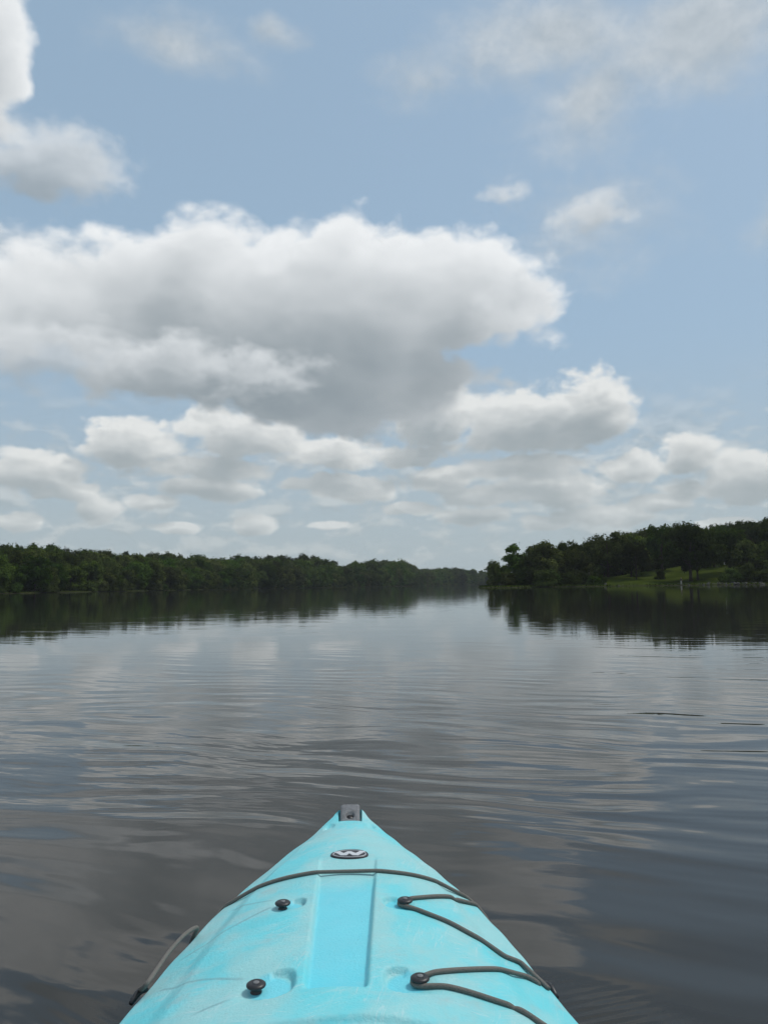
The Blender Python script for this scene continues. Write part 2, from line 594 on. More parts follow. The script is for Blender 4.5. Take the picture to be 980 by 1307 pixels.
# ================================================================== vegetation
def foliage_mat(name, dark, light):
    m, k, b, out = material(name)
    g = k.n('ShaderNodeNewGeometry')
    oi = k.n('ShaderNodeObjectInfo')
    tc = k.n('ShaderNodeTexCoord').outputs['Object']
    clump = k.noise(tc, .55, 3, .6).outputs['Fac']
    f = k.m('MULTIPLY_ADD', g.outputs['Random Per Island'], .45, k.m('MULTIPLY', k.sstep(clump, .3, .7), .55))
    c = k.mix(f, dark + (1,), light + (1,))
    # every tree has a tint of its own
    hs = k.n('ShaderNodeHueSaturation')
    k.put(hs.inputs['Hue'], k.m('MULTIPLY_ADD', oi.outputs['Random'], .07, .462))
    k.put(hs.inputs['Saturation'], k.m('MULTIPLY_ADD', oi.outputs['Random'], .25, .85))
    rnd = k.m('FRACT', k.m('MULTIPLY', oi.outputs['Random'], 7.13))
    k.put(hs.inputs['Value'], k.m('MULTIPLY_ADD', rnd, .95, .5))
    k.put(hs.inputs['Color'], c)
    k.put(b.inputs['Base Color'], hs.outputs[0])
    b.inputs['Roughness'].default_value = .7
    b.inputs['Specular IOR Level'].default_value = .0
    tr = k.n('ShaderNodeBsdfTranslucent')
    k.put(tr.inputs['Color'], k.mix(.5, hs.outputs[0], (.10, .13, .02, 1)))
    ms = k.n('ShaderNodeMixShader')
    ms.inputs[0].default_value = .22
    k.put(ms.inputs[1], b.outputs[0])
    k.put(ms.inputs[2], tr.outputs[0])
    k.put(out.inputs['Surface'], ms.outputs[0])
    return m


M_LEAF = foliage_mat('broadleaf_foliage', (.014, .026, .005), (.082, .116, .020))
M_OAK = foliage_mat('dark_oak_foliage', (.010, .018, .004), (.052, .070, .013))
M_SHRUB = foliage_mat('shrub_foliage', (.030, .046, .012), (.078, .105, .026))
M_CONIF = foliage_mat('dark_evergreen_foliage', (.012, .022, .010), (.034, .050, .018))
M_REED = foliage_mat('reed_foliage', (.026, .040, .008), (.066, .085, .020))
M_BARK = plain('bark', (.05, .04, .03), .9, .0, .45, 3.0, .03)
M_DEAD = plain('bleached_dead_wood', (.17, .155, .135), .9, .2, .3, 3.0, .02)


def leaf_cloud(rng, cents, rads, n, size, zsq=.85):
    """n leaf sprays scattered near the surfaces of puffs (centres, radii)"""
    cents = np.asarray(cents, float)
    rads = np.asarray(rads, float)
    w = rads ** 2
    idx = rng.choice(len(cents), n, p=w / w.sum())
    # sprays of leaves sit in small knots, which gives light and dark texture
    kn = max(n // 13, 1)
    kidx = rng.choice(len(cents), kn, p=w / w.sum())
    kd = rng.normal(size=(kn, 3))
    kd /= np.linalg.norm(kd, axis=1)[:, None]
    kp = cents[kidx] + kd * (rads[kidx] * rng.uniform(.55, 1.08, kn) ** .6)[:, None] * np.array([1, 1, zsq])
    sel = rng.integers(0, kn, n)
    p = kp[sel] + rng.normal(size=(n, 3)) * size * 1.15
    nrm = kd[sel] * 1.0 + rng.normal(size=(n, 3)) * .38 + np.array([0, 0, .25])
    nrm /= np.linalg.norm(nrm, axis=1)[:, None]
    a = np.cross(nrm, rng.normal(size=(n, 3)))
    a /= np.linalg.norm(a, axis=1)[:, None] + 1e-9
    b = np.cross(nrm, a)
    s = size * rng.uniform(.55, 1.3, n)[:, None]
    asp = rng.uniform(.55, .9, n)[:, None]
    v = np.stack([p - a * s, p - b * s * asp, p + a * s, p + b * s * asp], 1).reshape(-1, 3)
    f = np.arange(4 * n).reshape(n, 4)
    return v, f


def limb_mesh(name, rng, height, r0, ends, lean=(0, 0)):
    V, Fc = [], []

    def add(pts, rr, n=7):
        v, f = tube_arrays(pts, rr, n)
        o = sum(len(q) for q in V)
        V.append(v)
        Fc.extend([tuple(i + o for i in q) for q in f])
    H = height
    trunk = [(lean[0] * t * H + .12 * math.sin(t * 5 + r0 * 9), lean[1] * t * H + .1 * math.cos(t * 4), t * H - .3 * (t == 0)) for t in np.linspace(0, .8, 9)]
    rr = r0 * np.array([1.5, 1.12, 1.0, .92, .82, .7, .55, .4, .2])
    add(trunk, rr, 9)
    for e in ends:
        e = np.asarray(e, float)
        t0 = rng.uniform(.22, .62)
        base = np.array([lean[0] * t0 / .8 * H * .8, lean[1] * t0 / .8 * H * .8, t0 * H])
        if base[2] > e[2] - .3:
            base[2] = max(e[2] - .25 * H, .18 * H)
        mid = base * .5 + e * .5 + np.array([0, 0, -.06 * H + rng.uniform(0, .05) * H])
        add(catmull([base, mid, e], 4), np.linspace(r0 * .42, r0 * .08, 9), 6)
    return mesh_py(name, np.concatenate(V), Fc)


def make_tree_meshes(kind, seed, H, R, n, leaf):
    rng = np.random.default_rng(seed)
    cents, rads = [], []
    if kind == 'round':           # foliage nearly to the ground, many overlapping puffs
        for i in range(34):
            u = rng.uniform(.14, .92)
            prof = math.sin(min(max((u - .02) / .98, 0), 1) ** .75 * PI) ** .6
            a = rng.uniform(0, 2 * PI)
            rr = R * prof * rng.uniform(.35, .88)
            cents.append((rr * math.cos(a), rr * math.sin(a), u * H))
            rads.append(R * rng.uniform(.22, .40))
    elif kind == 'oak':           # clear trunk, broad spreading crown in tiers
        for i in range(36):
            u = rng.uniform(.34, .95)
            prof = math.sqrt(max(1 - ((u - .52) / .50) ** 2, .02))
            a = rng.uniform(0, 2 * PI)
            rr = R * prof * rng.uniform(.3, .95) ** .7
            cents.append((rr * math.cos(a), rr * math.sin(a), u * H))
            rads.append(R * rng.uniform(.17, .33))
    elif kind == 'tall':          # slim, ragged, separate tufts
        for i in range(22):
            u = rng.uniform(.25, .97)
            a = rng.uniform(0, 2 * PI)
            rr = R * rng.uniform(.15, .9) * (1.15 - .75 * u)
            cents.append((rr * math.cos(a), rr * math.sin(a), u * H))
            rads.append(R * rng.uniform(.22, .42) * (1.1 - .5 * u))
    elif kind == 'conifer':
        for i in range(44):
            u = (i + .5) / 44
            a = i * 2.4
            rr = R * (1 - u) ** .8 * rng.uniform(.5, .95)
            cents.append((rr * math.cos(a), rr * math.sin(a), (.1 + .88 * u) * H))
            rads.append(R * (.12 + .24 * (1 - u)))
    elif kind == 'shrub':
        for i in range(16):
            a = rng.uniform(0, 2 * PI)
            u = rng.uniform(.12, .82)
            rr = R * math.sqrt(max(1 - u * u, .05)) * rng.uniform(.2, .85)
            cents.append((rr * math.cos(a), rr * math.sin(a), u * H))
            rads.append(R * rng.uniform(.22, .36))
    v, f = leaf_cloud(rng, cents, rads, n, leaf)
    keep_low = v[:, 2].reshape(-1, 4).min(1) > -.05
    f = f[keep_low]
    crown = mesh_np('crown', v, f)
    order = rng.permutation(len(cents))[:{'round': 9, 'oak': 12, 'tall': 12, 'conifer': 0, 'shrub': 5}[kind]]
    r0 = {'round': .020, 'oak': .026, 'tall': .017, 'conifer': .016, 'shrub': .018}[kind] * H
    trunk = limb_mesh('trunk', rng, H * (1.12 if kind == 'conifer' else 1.0), r0, [cents[i] for i in order])
    mat = {'round': M_LEAF, 'oak': M_OAK, 'tall': M_LEAF, 'conifer': M_CONIF, 'shrub': M_SHRUB}[kind]
    crown.materials.append(mat)
    trunk.materials.append(M_BARK)
    return dict(crown=crown, trunk=trunk, H=H, R=R)


KINDS = {}
for i in range(5):
    KINDS['round', i] = make_tree_meshes('round', 10 + i, 11.5, 5.2 + .4 * (i % 3), 9000, .34)
for i in range(4):
    KINDS['oak', i] = make_tree_meshes('oak', 30 + i, 12.0, 6.2 + .5 * (i % 2), 11000, .26)
for i in range(2):
    KINDS['tall', i] = make_tree_meshes('tall', 50 + i, 12.0, 3.6, 4200, .25)
for i in range(2):
    KINDS['conifer', i] = make_tree_meshes('conifer', 60 + i, 12.0, 2.8, 5000, .26)
for i in range(4):
    KINDS['shrub', i] = make_tree_meshes('shrub', 70 + i, 3.6, 2.9, 3200, .20)
_rng = np.random.default_rng(5)


def plant(kind, i, x, y, h, name, label, cat, group=None, wide=1.0, rz=None, crown_mat=None):
    d = KINDS[kind, i]
    s = h / d['H']
    z = float(ground_z(x, y))
    o = thing(name, label, cat, (x, y, max(z, -.15) - .06), _rng.uniform(0, 6.28) if rz is None else rz, group)
    o.scale = (s * wide, s * wide, s)
    link('trunk', d['trunk'], o)
    c = link('crown', d['crown'], o)
    if crown_mat is not None:
        c.material_slots[0].link = 'OBJECT'
        c.material_slots[0].material = crown_mat
    return o


def at(px, D):
    """ground position D metres out, in the direction of a picture column"""
    d = ray(px, 747)
    return d[0] / d[1] * D, D


def top_h(px, ytop, D):
    """height above the ground of something whose top shows at row ytop"""
    d = ray(px, ytop)
    x = d[0] / d[1] * D
    return CAM[2] + d[2] / d[1] * D - float(ground_z(x, D))


def along(poly, step, inland):
    """points along a shoreline, moved inland"""
    out = []
    for a, b in zip(poly[:-1], poly[1:]):
        a, b = np.asarray(a, float), np.asarray(b, float)
        L = np.linalg.norm(b - a)
        t = (b - a) / L
        nn = np.array([t[1], -t[0]])       # right-hand side of the direction of travel = land
        for s in np.arange(0, L, step):
            out.append(tuple(a + t * s + nn * inland))
    return out


# ---- the long wood on the far-left shore
LEFT = [tuple(p) for p in LAKE[::-1]]
iL0 = LEFT.index((-150.0, 80.0))
iL1 = LEFT.index((4.0, 562.0))
left_shore = LEFT[iL0:iL1 + 1]


def inland_points(poly, step, inland, jit):
    res = []
    for (x, y) in along(poly, step, -inland):
        res.append((x + _rng.uniform(-jit, jit), y + _rng.uniform(-jit, jit)))
    return res


def skyline(px):
    """rows of the tree tops along the long wood, read off the photograph"""
    return float(np.interp(px, [-200, 0, 40, 130, 200, 300, 400, 420, 436, 455, 500, 520, 532, 565, 590, 620],
                           [694, 696, 697, 705, 708, 711, 711, 714, 723, 718, 715, 719, 728, 724, 725, 729]))


def px_of(x, y):
    q = RM.T @ (np.array([x, y, 1.0]) - CAM)
    return PW / 2 + FPX * q[0] / -q[2]


for row, (inl, step, jit) in enumerate(((4.0, 8.0, 1.6), (13, 8.5, 2.0), (24, 9.0, 2.5), (38, 10.0, 3.0), (54, 11.0, 3.5))):
    for (x, y) in inland_points(left_shore, step, inl, jit):
        if y < 60 or shore_distance(x, y) < 2.0:
            continue
        px = px_of(x, y)
        if px < -520:
            continue
        hmax = top_h(px, skyline(px), y)
        if row == 0:
            h = min(hmax * _rng.uniform(.48, .84), 12.5)
            plant('round', int(_rng.integers(5)), x, y, h, 'broadleaf_tree', 'rounded mid-green broadleaf tree at the waterline of the long continuous wood',
                  'tree', 'waterline trees of the long wood', _rng.uniform(.95, 1.3))
        elif row < 3:
            h = hmax * _rng.uniform(.80, .98)
            plant('round', int(_rng.integers(5)), x, y, h, 'broadleaf_tree', 'broadleaf tree in the middle rows of the long continuous wood',
                  'tree', 'middle trees of the long wood', .95)
        else:
            h = hmax * _rng.uniform(.88, 1.06)
            if _rng.uniform() < .3:
                plant('conifer', int(_rng.integers(2)), x, y, h, 'evergreen_tree', 'dark pointed evergreen on the crest behind the long continuous wood',
                      'tree', 'evergreens behind the long wood', 1.25)
            else:
                plant('round', int(_rng.integers(5)), x, y, h, 'dark_broadleaf_tree', 'dark broadleaf tree on the crest behind the long continuous wood',
                      'tree', 'crest trees of the long wood', .9, crown_mat=M_OAK)
for (x, y) in inland_points(left_shore, 6.5, 1.6, 1.0):
    if y < 100 or px_of(x, y) < -150 or _rng.uniform() < .3:
        continue
    plant('shrub', int(_rng.integers(4)), x, y, _rng.uniform(2.2, 4.2), 'shoreline_shrub', 'low leafy shrub overhanging the water under the long continuous wood',
          'shrub', 'shrubs under the long wood')

# ---- the wood round the far bay
far_shore = LEFT[iL1:LEFT.index((136.0, 862.0)) + 1]
for row, (inl, step) in enumerate(((7, 9.5), (18, 11), (32, 12))):
    for (x, y) in inland_points(far_shore, step, inl, 2.0):
        px = px_of(x, y)
        if px > 680 or shore_distance(x, y) < 3:
            continue
        h = top_h(px, skyline(px), y) * (_rng.uniform(.66, .9) if row == 0 else _rng.uniform(.86, 1.02))
        plant('round', int(_rng.integers(5)), x, y, h, 'distant_broadleaf_tree', 'hazy broadleaf tree in the distant wood that closes the far bay',
              'tree', 'trees round the far bay', 1.1)
for (x, y) in inland_points(far_shore[2:], 7.0, 1.5, 1.0):
    if px_of(x, y) < 660:
        plant('shrub', int(_rng.integers(4)), x, y, _rng.uniform(2.0, 3.4), 'bay_shrub', 'low pale green shrub on the flat bank of the far bay', 'shrub', 'shrubs on the far bay',
              1.5, crown_mat=M_REED)

# ---- the park on the near wooded point: each tree read off the photograph (column, distance, top row, kind, variant, width)
PARK = [
    (631, 214, 717, 'round', 1, .85, 'dense dark tree at the very tip of the wooded point', 'point_tree'),
    (657, 216, 692, 'tall', 0, 1.35, 'tall ragged slim tree standing alone above the tip of the wooded point', 'slim_tree'),
    (643, 212, 722, 'round', 4, .8, 'small dense tree squeezed between the tip tree and the slim tree', 'round_tree'),
    (665, 214, 714, 'round', 0, .8, 'low dense tree at the foot of the slim tree', 'round_tree'),
    (677, 218, 706, 'round', 2, .95, 'middling dark tree between the slim tree and the leaning tree', 'round_tree'),
    (713, 214, 704, 'round', 1, 1.0, 'dense dark tree filling in behind the small pale shrub', 'round_tree'),
    (735, 215, 702, 'round', 2, 1.0, 'dense dark tree in front of the smoothly domed oak', 'round_tree'),
    (693, 212, 692, 'round', 3, 1.0, 'dark tree with two humped tops leaning over a pale waterside shrub', 'leaning_oak'),
    (706, 222, 700, 'round', 3, .9, 'dark round tree behind the tree with two humped tops', 'round_tree'),
    (727, 226, 694, 'oak', 1, .9, 'smoothly domed oak rising over the small gap of lawn', 'domed_oak'),
    (747, 222, 697, 'oak', 2, .95, 'dark oak beneath the bare dead branches', 'oak_tree'),
    (776, 220, 680, 'oak', 3, 1.15, 'largest domed oak at the edge of the open lawn', 'domed_oak'),
    (806, 228, 683, 'round', 0, 1.0, 'olive tinged oak just inland of the largest domed oak', 'round_tree'),
    (812, 211, 695, 'oak', 1, .85, 'lower spreading oak with its crown hanging close to the lawn', 'spreading_oak'),
    (846, 234, 672, 'oak', 0, 1.0, 'tall oak with a tufted top on the crest of the lawn', 'crest_oak'),
    (882, 206, 671, 'oak', 2, 1.2, 'broad waterside oak on two dark trunks beside the standing person', 'waterside_oak'),
    (912, 232, 672, 'oak', 3, 1.0, 'oak behind the broad waterside oak on the upper lawn', 'crest_oak'),
    (932, 214, 679, 'oak', 1, 1.15, 'wide oak over the round olive bush by the rocks', 'wide_oak'),
    (955, 208, 690, 'round', 3, 1.0, 'dense low-crowned tree just above the upright bush', 'round_tree'),
    (982, 206, 694, 'round', 1, 1.0, 'dense low-crowned tree just above the low dark bush', 'round_tree'),
    (962, 238, 667, 'oak', 2, 1.05, 'tall dark oak behind the pale park road', 'crest_oak'),
    (996, 226, 662, 'oak', 0, 1.1, 'high dark oak on the lawn above the low dark waterside bush', 'lawn_oak'),
    (1040, 220, 662, 'oak', 3, 1.1, 'spreading oak on the lawn past the end of the rocks', 'lawn_oak'),
    (1090, 222, 660, 'oak', 1, 1.1, 'last spreading oak on the lawn beyond the rocks', 'lawn_oak'),
]
for (px, D, ytop, kind, var, wd, lab, nm) in PARK:
    x, y = at(px, D)
    plant(kind, var, x, y, top_h(px, ytop, D), nm, lab, 'tree', None, wd * (.82 if kind == 'oak' else 1))
for D0, y_off in ((252, 2), (268, 0), (286, 0)):
    for px in range(700, 1140, 22):
        pxx = px + _rng.uniform(-7, 7)
        base = float(np.interp(pxx, [690, 740, 770, 800, 840, 880, 930, 980, 1140], [706, 697, 690, 686, 677, 674, 671, 666, 662]))
        D = D0 + _rng.uniform(-5, 5)
        x, y = at(pxx, D)
        plant('oak' if D0 > 280 else 'round', int(_rng.integers(4)), x, y, top_h(pxx, base + _rng.uniform(-2, 6) + y_off, D), 'park_wood_tree',
              'dark tree of the dense wood that backs the park lawn', 'tree', 'wood behind the park lawn', .95, crown_mat=M_OAK)
for px in np.arange(752, 1120, 7.5):
    pxx = px + _rng.uniform(-3, 3)
    D = 263 + _rng.uniform(-3, 3)
    x, y = at(pxx, D)
    plant('shrub', int(_rng.integers(4)), x, y, _rng.uniform(3.2, 4.6), 'understory_bush', 'dark understory bush closing the wood behind the park lawn', 'shrub',
          'understory behind the park lawn', 1.25, crown_mat=M_OAK)
SHRUBS = [
    (627, 211, 741, 0, 1.5, 'pale low shrub at the waterline of the point tip'),
    (697, 203, 727, 1, 1.15, 'pale green leafy shrub under the leaning tree'),
    (708, 205, 731, 3, 1.1, 'small pale shrub beside the gap of lawn'),
    (727, 202, 731, 2, 1.2, 'dark shrub past the gap of lawn'),
    (741, 203, 730, 0, 1.1, 'dark shrub leaning to the water under the dead branches'),
    (648, 210, 731, 2, 1.2, 'dark shrub under the small dense tree on the point'),
    (664, 209, 730, 0, 1.1, 'dark shrub at the foot of the slim tree'),
    (680, 210, 728, 1, 1.2, 'dark shrub against the leaning tree'),
    (757, 200, 735, 1, 1.2, 'small dark thicket bush where the open lawn begins'),
    (935, 198, 725, 2, 1.25, 'round olive bush above the shoreline rocks'),
    (953, 197, 719, 3, .9, 'upright bush next to the round olive bush'),
    (976, 196, 726, 0, 1.6, 'low dark bush right at the end of the rocks'),
    (1010, 195, 726, 1, 1.2, 'low bush past the end of the rocks'),
    (765, 203, 733, 3, 1.0, 'small dark shrub at the corner of the open lawn'),
]
for (px, D, ytop, var, wd, lab) in SHRUBS:
    x, y = at(px, D)
    plant('shrub', var, x, y, max(top_h(px, ytop, D), .9), 'waterside_shrub', lab, 'shrub', None, wd,
          crown_mat=None if ('pale' in lab.split(' beside')[0] or 'olive bush above' in lab) else M_OAK)
# young lawn trees with clear dark stems
for (px, D, ytop) in ((842, 215, 727), ):
    x, y = at(px, D)
    plant('shrub', 1, x, y, top_h(px, ytop, D), 'lawn_bush', 'single dark clipped bush out on the open lawn', 'shrub', None, .8, crown_mat=M_OAK)
# second trunk of the waterside oak is a tree of its own
x, y = at(890, 207)
plant('oak', 3, x, y, top_h(890, 680, 207), 'twin_oak', 'slighter oak growing close beside the broad waterside oak', 'tree', None, .75)

# ---- bare dead tree
def dead_tree():
    rng = np.random.default_rng(3)
    x, y = at(752, 232)
    H = top_h(752, 685, 232)
    o = thing('dead_tree', 'bare dead treetop with bleached branches showing above the oaks', 'tree', (x, y, float(ground_z(x, y)) - .05))
    V, Fc = tube_arrays([(0, 0, -.3), (.1, 0, H * .4), (0, .1, H * .75), (.2, 0, H * .95)], [.26, .2, .12, .04], 7)
    t = link('trunk', mesh_py('trunk', V, Fc), o, M_DEAD)
    for i in range(9):
        z0 = H * rng.uniform(.62, .88)
        a = rng.uniform(0, 6.28)
        L = rng.uniform(1.2, 2.9)
        e = np.array([math.cos(a) * L, math.sin(a) * L * .6, rng.uniform(.6, 1.0) * L])
        p = np.array([.05, .05, z0])
        V, Fc = tube_arrays([p, p + e * .5 + (0, 0, -.1), p + e], [.075, .05, .02], 5)
        b = link('branch', mesh_py('branch', V, Fc), o, M_DEAD)
        q = p + e * .55
        e2 = np.array([e[0] * .2, -e[1] * .5 + .3, .8])
        V, Fc = tube_arrays([q, q + e2 * .5, q + e2], [.035, .03, .015], 5)
        link('twig', mesh_py('twig', V, Fc), b, M_DEAD)


dead_tree()


# ---- sedge and rough grass along the banks
def shore_grass():
    rng = np.random.default_rng(8)
    pts = []
    L = len(LAKE)
    for i in range(L):
        a, b = LAKE[i], LAKE[(i + 1) % L]
        m_ = (a + b) / 2
        if m_[1] < 150 or m_[1] > 640:
            continue
        n = int(np.linalg.norm(b - a) * (26 if m_[0] > 0 and m_[1] < 260 else 7))
        t = rng.uniform(0, 1, n)[:, None]
        pts.append(a + (b - a) * t + rng.normal(size=(n, 2)) * 1.3)
    P = np.concatenate(pts)
    d = shore_distance(P[:, 0], P[:, 1])
    P = P[(d > .1) & (d < 4)]
    z = ground_z(P[:, 0], P[:, 1])
    n = len(P)
    h = rng.uniform(.10, .34, n)
    a = rng.uniform(0, 6.28, n)
    wv = np.stack([np.cos(a), np.sin(a), np.zeros(n)], 1) * (h * .5)[:, None]
    base = np.stack([P[:, 0], P[:, 1], z - .05], 1)
    lean = rng.normal(size=(n, 3)) * .12
    top = base + lean + np.stack([np.zeros(n), np.zeros(n), h], 1)
    v = np.stack([base - wv, base + wv, top + wv * .8, top - wv * .8], 1).reshape(-1, 3)
    o = link('shore_grass', mesh_np('shore_grass', v, np.arange(4 * n).reshape(n, 4)), None, M_REED)
    o['kind'] = 'stuff'
    tag(o, 'rough sedge and grass fringing the lake banks', 'grass')


shore_grass()


# ---- rocks at the foot of the lawn
def rock_mesh(seed):
    rng = np.random.default_rng(seed)
    bm = bmesh.new()
    bmesh.ops.create_icosphere(bm, subdivisions=2, radius=.5)
    ph = rng.uniform(0, 6, 6)
    for v in bm.verts:
        c = v.co
        s = 1 + .22 * math.sin(4 * c.x + ph[0]) + .18 * math.sin(5 * c.y + ph[1]) + .15 * math.sin(6 * c.z + ph[2]) + rng.uniform(-.06, .06)
        v.co = Vector((c.x * s * 1.25, c.y * s, c.z * s * .7))
    me = bpy.data.meshes.new('rock')
    bm.to_mesh(me)
    bm.free()
    me.materials.append(M_ROCK)
    return me


M_ROCK = plain('weathered_limestone', (.105, .10, .09), .9, .0, .35, 2.5, .05)
ROCKS = [rock_mesh(i) for i in range(4)]


def put_rocks(n, p0, p1, label, group):
    for i in range(n):
        px = _rng.uniform(p0, p1)
        for D in np.arange(180, 206, .5):
            x, y = at(px, D)
            if float(shore_distance(x, y)) > -.2:
                break
        y += _rng.uniform(0, 1) ** 1.5 * 5.5
        x += _rng.uniform(-.3, .3)
        o = link('rock', ROCKS[i % 4])
        s = _rng.uniform(.28, .75) ** 1.2
        o.scale = (s, s * _rng.uniform(.7, 1.1), s * _rng.uniform(.6, 1.1))
        o.rotation_euler = (_rng.uniform(-.3, .3), _rng.uniform(-.3, .3), _rng.uniform(0, 6.28))
        o.location = (x, y, float(ground_z(x, y)) + .12 * s)
        tag(o, label, 'rock', group)


put_rocks(60, 896, 990, 'pale grey rock in the loose heap along the shore below the olive bush', 'rocks of the shoreline heap')
put_rocks(7, 866, 884, 'pale stone on the bank by the foot of the broad waterside oak', 'stones by the waterside oak')
put_rocks(5, 776, 800, 'small stone at the water under the open lawn', 'stones under the open lawn')


# ---- park road: a pale strip across the upper lawn
def park_road():
    xs = np.linspace(112, 190, 40)
    c = 243 + 2.0 * np.sin(xs * .05)
    V, Fc = [], []
    for i, x in enumerate(xs):
        for dy in (-2.2, 2.2):
            V.append((x, c[i] + dy, max(float(ground_z(x, c[i] + q)) for q in (-2.2, 0, 2.2)) + .12))
    for i in range(len(xs) - 1):
        a = 2 * i
        Fc.append((a, a + 2, a + 3, a + 1))
    o = link('road', mesh_np('road', V, Fc), None, plain('pale_gravel', (.40, .39, .37), .9, .3, .2, .8))
    o['kind'] = 'structure'


park_road()


# ---- white marker post on the lawn
def marker_post():
    px, D = 926, 222
    x, y = at(px, D)
    g = float(ground_z(x, y))
    o = thing('marker_post', 'thin post with a small white board on the upper lawn behind the waterside oak', 'sign', (x, y, g - .05))
    V, Fc = tube_arrays([(0, 0, -.2), (0, 0, 1.2), (0, 0, 2.25)], [.05, .05, .045], 8)
    link('post', mesh_py('post', V, Fc), o, plain('weathered_post', (.16, .14, .11), .8, .3, .3, 6))
    bm = bmesh.new()
    bmesh.ops.create_cube(bm, size=1)
    for v in bm.verts:
        v.co = Vector((v.co.x * .62, v.co.y * .03 - .075, v.co.z * .7 + 1.95))
    bmesh.ops.bevel(bm, geom=bm.edges[:], offset=.008, segments=1, affect='EDGES')
    link_b = bm_obj('board', bm, o, plain('white_board', (.75, .75, .73), .5, .4, .06, 5), False)


marker_post()


# ---- person on the bank: one skinned body, clothes by region
def person():
    px = 869
    for D in np.arange(180, 206, .25):
        x, y = at(px, D)
        if float(shore_distance(x, y)) > .8:
            break
    g = float(ground_z(x, y))
    root = thing('person', 'person in dark top and pale trousers standing at the water by the broad oak', 'person', (x, y, g), PI + .35)
    J = {'pel': ((0, 0, .96), .15), 'wai': ((0, 0, 1.12), .135), 'che': ((0, -.01, 1.32), .165), 'nek': ((0, .0, 1.49), .06), 'hd0': ((0, .02, 1.58), .085),
         'hd1': ((0, .02, 1.70), .095), 'hd2': ((0, .01, 1.77), .06)}
    E_ = [('pel', 'wai'), ('wai', 'che'), ('che', 'nek'), ('nek', 'hd0'), ('hd0', 'hd1'), ('hd1', 'hd2')]
    for s, t in ((-1, 'l'), (1, 'r')):
        J['hip' + t] = ((s * .10, 0, .90), .11)
        J['kne' + t] = ((s * .12, .02, .50), .07)
        J['ank' + t] = ((s * .13, -.02, .09), .045)
        J['toe' + t] = ((s * .15, .14, .045), .04)
        J['sho' + t] = ((s * .19, 0, 1.42), .075)
        J['elb' + t] = ((s * .27, .06, 1.16), .05)
        J['wri' + t] = ((s * .20, .28, 1.10), .034)
        E_ += [('pel', 'hip' + t), ('hip' + t, 'kne' + t), ('kne' + t, 'ank' + t), ('ank' + t, 'toe' + t), ('che', 'sho' + t), ('sho' + t, 'elb' + t), ('elb' + t, 'wri' + t)]
        J['palm' + t] = ((s * .185, .35, 1.09), .034)
        E_.append(('wri' + t, 'palm' + t))
        for q in range(4):
            J['fa%d' % q + t] = ((s * (.175 + .014 * q), .40, 1.105 - .012 * q), .010)
            J['fb%d' % q + t] = ((s * (.165 + .014 * q), .44 - .006 * abs(q - 1), 1.08 - .012 * q), .008)
            E_ += [('palm' + t, 'fa%d' % q + t), ('fa%d' % q + t, 'fb%d' % q + t)]
        J['th' + t] = ((s * .145, .36, 1.125), .010)
        E_.append(('palm' + t, 'th' + t))
    names = list(J)
    me = bpy.data.meshes.new('body')
    me.from_pydata([J[n][0] for n in names], [(names.index(a), names.index(b)) for a, b in E_], [])
    o = bpy.data.objects.new('body', me)
    COL.objects.link(o)
    md = o.modifiers.new('skin', 'SKIN')
    md.use_smooth_shade = True
    for i, n in enumerate(names):
        me.skin_vertices[0].data[i].radius = (J[n][1] * (1.25 if n in ('che', 'wai', 'pel') else 1), J[n][1] * (.8 if n in ('che', 'wai', 'pel') else 1))
        me.skin_vertices[0].data[i].use_root = n == 'pel'
    sb = o.modifiers.new('sub', 'SUBSURF')
    sb.levels = sb.render_levels = 1
    dg = bpy.context.evaluated_depsgraph_get()
    nm = bpy.data.meshes.new_from_object(o.evaluated_get(dg))
    bpy.data.objects.remove(o)
    nm.name = 'body'
    nm.materials.clear()
    m, k, b, out = material('skin_and_clothes')
    p = k.n('ShaderNodeTexCoord').outputs['Object']
    px_, py_, pz_ = k.sep(p)[:3]
    c = k.mix(k.m('GREATER_THAN', pz_, .93), (.45, .43, .40, 1), (.022, .024, .03, 1))
    c = k.mix(k.m('GREATER_THAN', pz_, 1.50), c, (.42, .26, .19, 1))
    c = k.mix(k.m('MULTIPLY', k.m('GREATER_THAN', py_, .20), k.m('GREATER_THAN', pz_, .9)), c, (.42, .26, .19, 1))
    c = k.mix(k.m('LESS_THAN', pz_, .085), c, (.05, .045, .04, 1))
    k.put(b.inputs['Base Color'], c)
    b.inputs['Roughness'].default_value = .8
    link('body', nm, root, m)
    # hair cap
    bm = bmesh.new()
    bmesh.ops.create_uvsphere(bm, u_segments=14, v_segments=9, radius=.108)
    for v in list(bm.verts):
        if v.co.z < -.02 and v.co.y > -.03:
            bm.verts.remove(v)
    bmesh.ops.translate(bm, verts=bm.verts, vec=(0, .01, 1.715))
    bm_obj('hair', bm, root, plain('dark_hair', (.02, .015, .012), .7))


person()


# ================================================================== the kayak
KYAW, KX = math.radians(2.0), -.025
kayak = thing('kayak', 'turquoise plastic kayak with scuffed foredeck and grey bungee cords', 'kayak', (KX, 0, 0), KYAW)
HS = np.array([-1.05, -1.0, -.9, -.75, -.5, -.2, .1, .4, .8, 1.0, 1.1, 1.2, 1.3, 1.4, 1.5, 1.6, 1.7, 1.8, 1.9, 2.0, 2.045])
HW = np.array([.02, .06, .13, .21, .29, .342, .366, .376, .374, .364, .354, .3385, .3175, .2965, .2705, .237, .194, .145, .093, .046, .030])
S_BOW, S_STERN = 2.045, -1.05


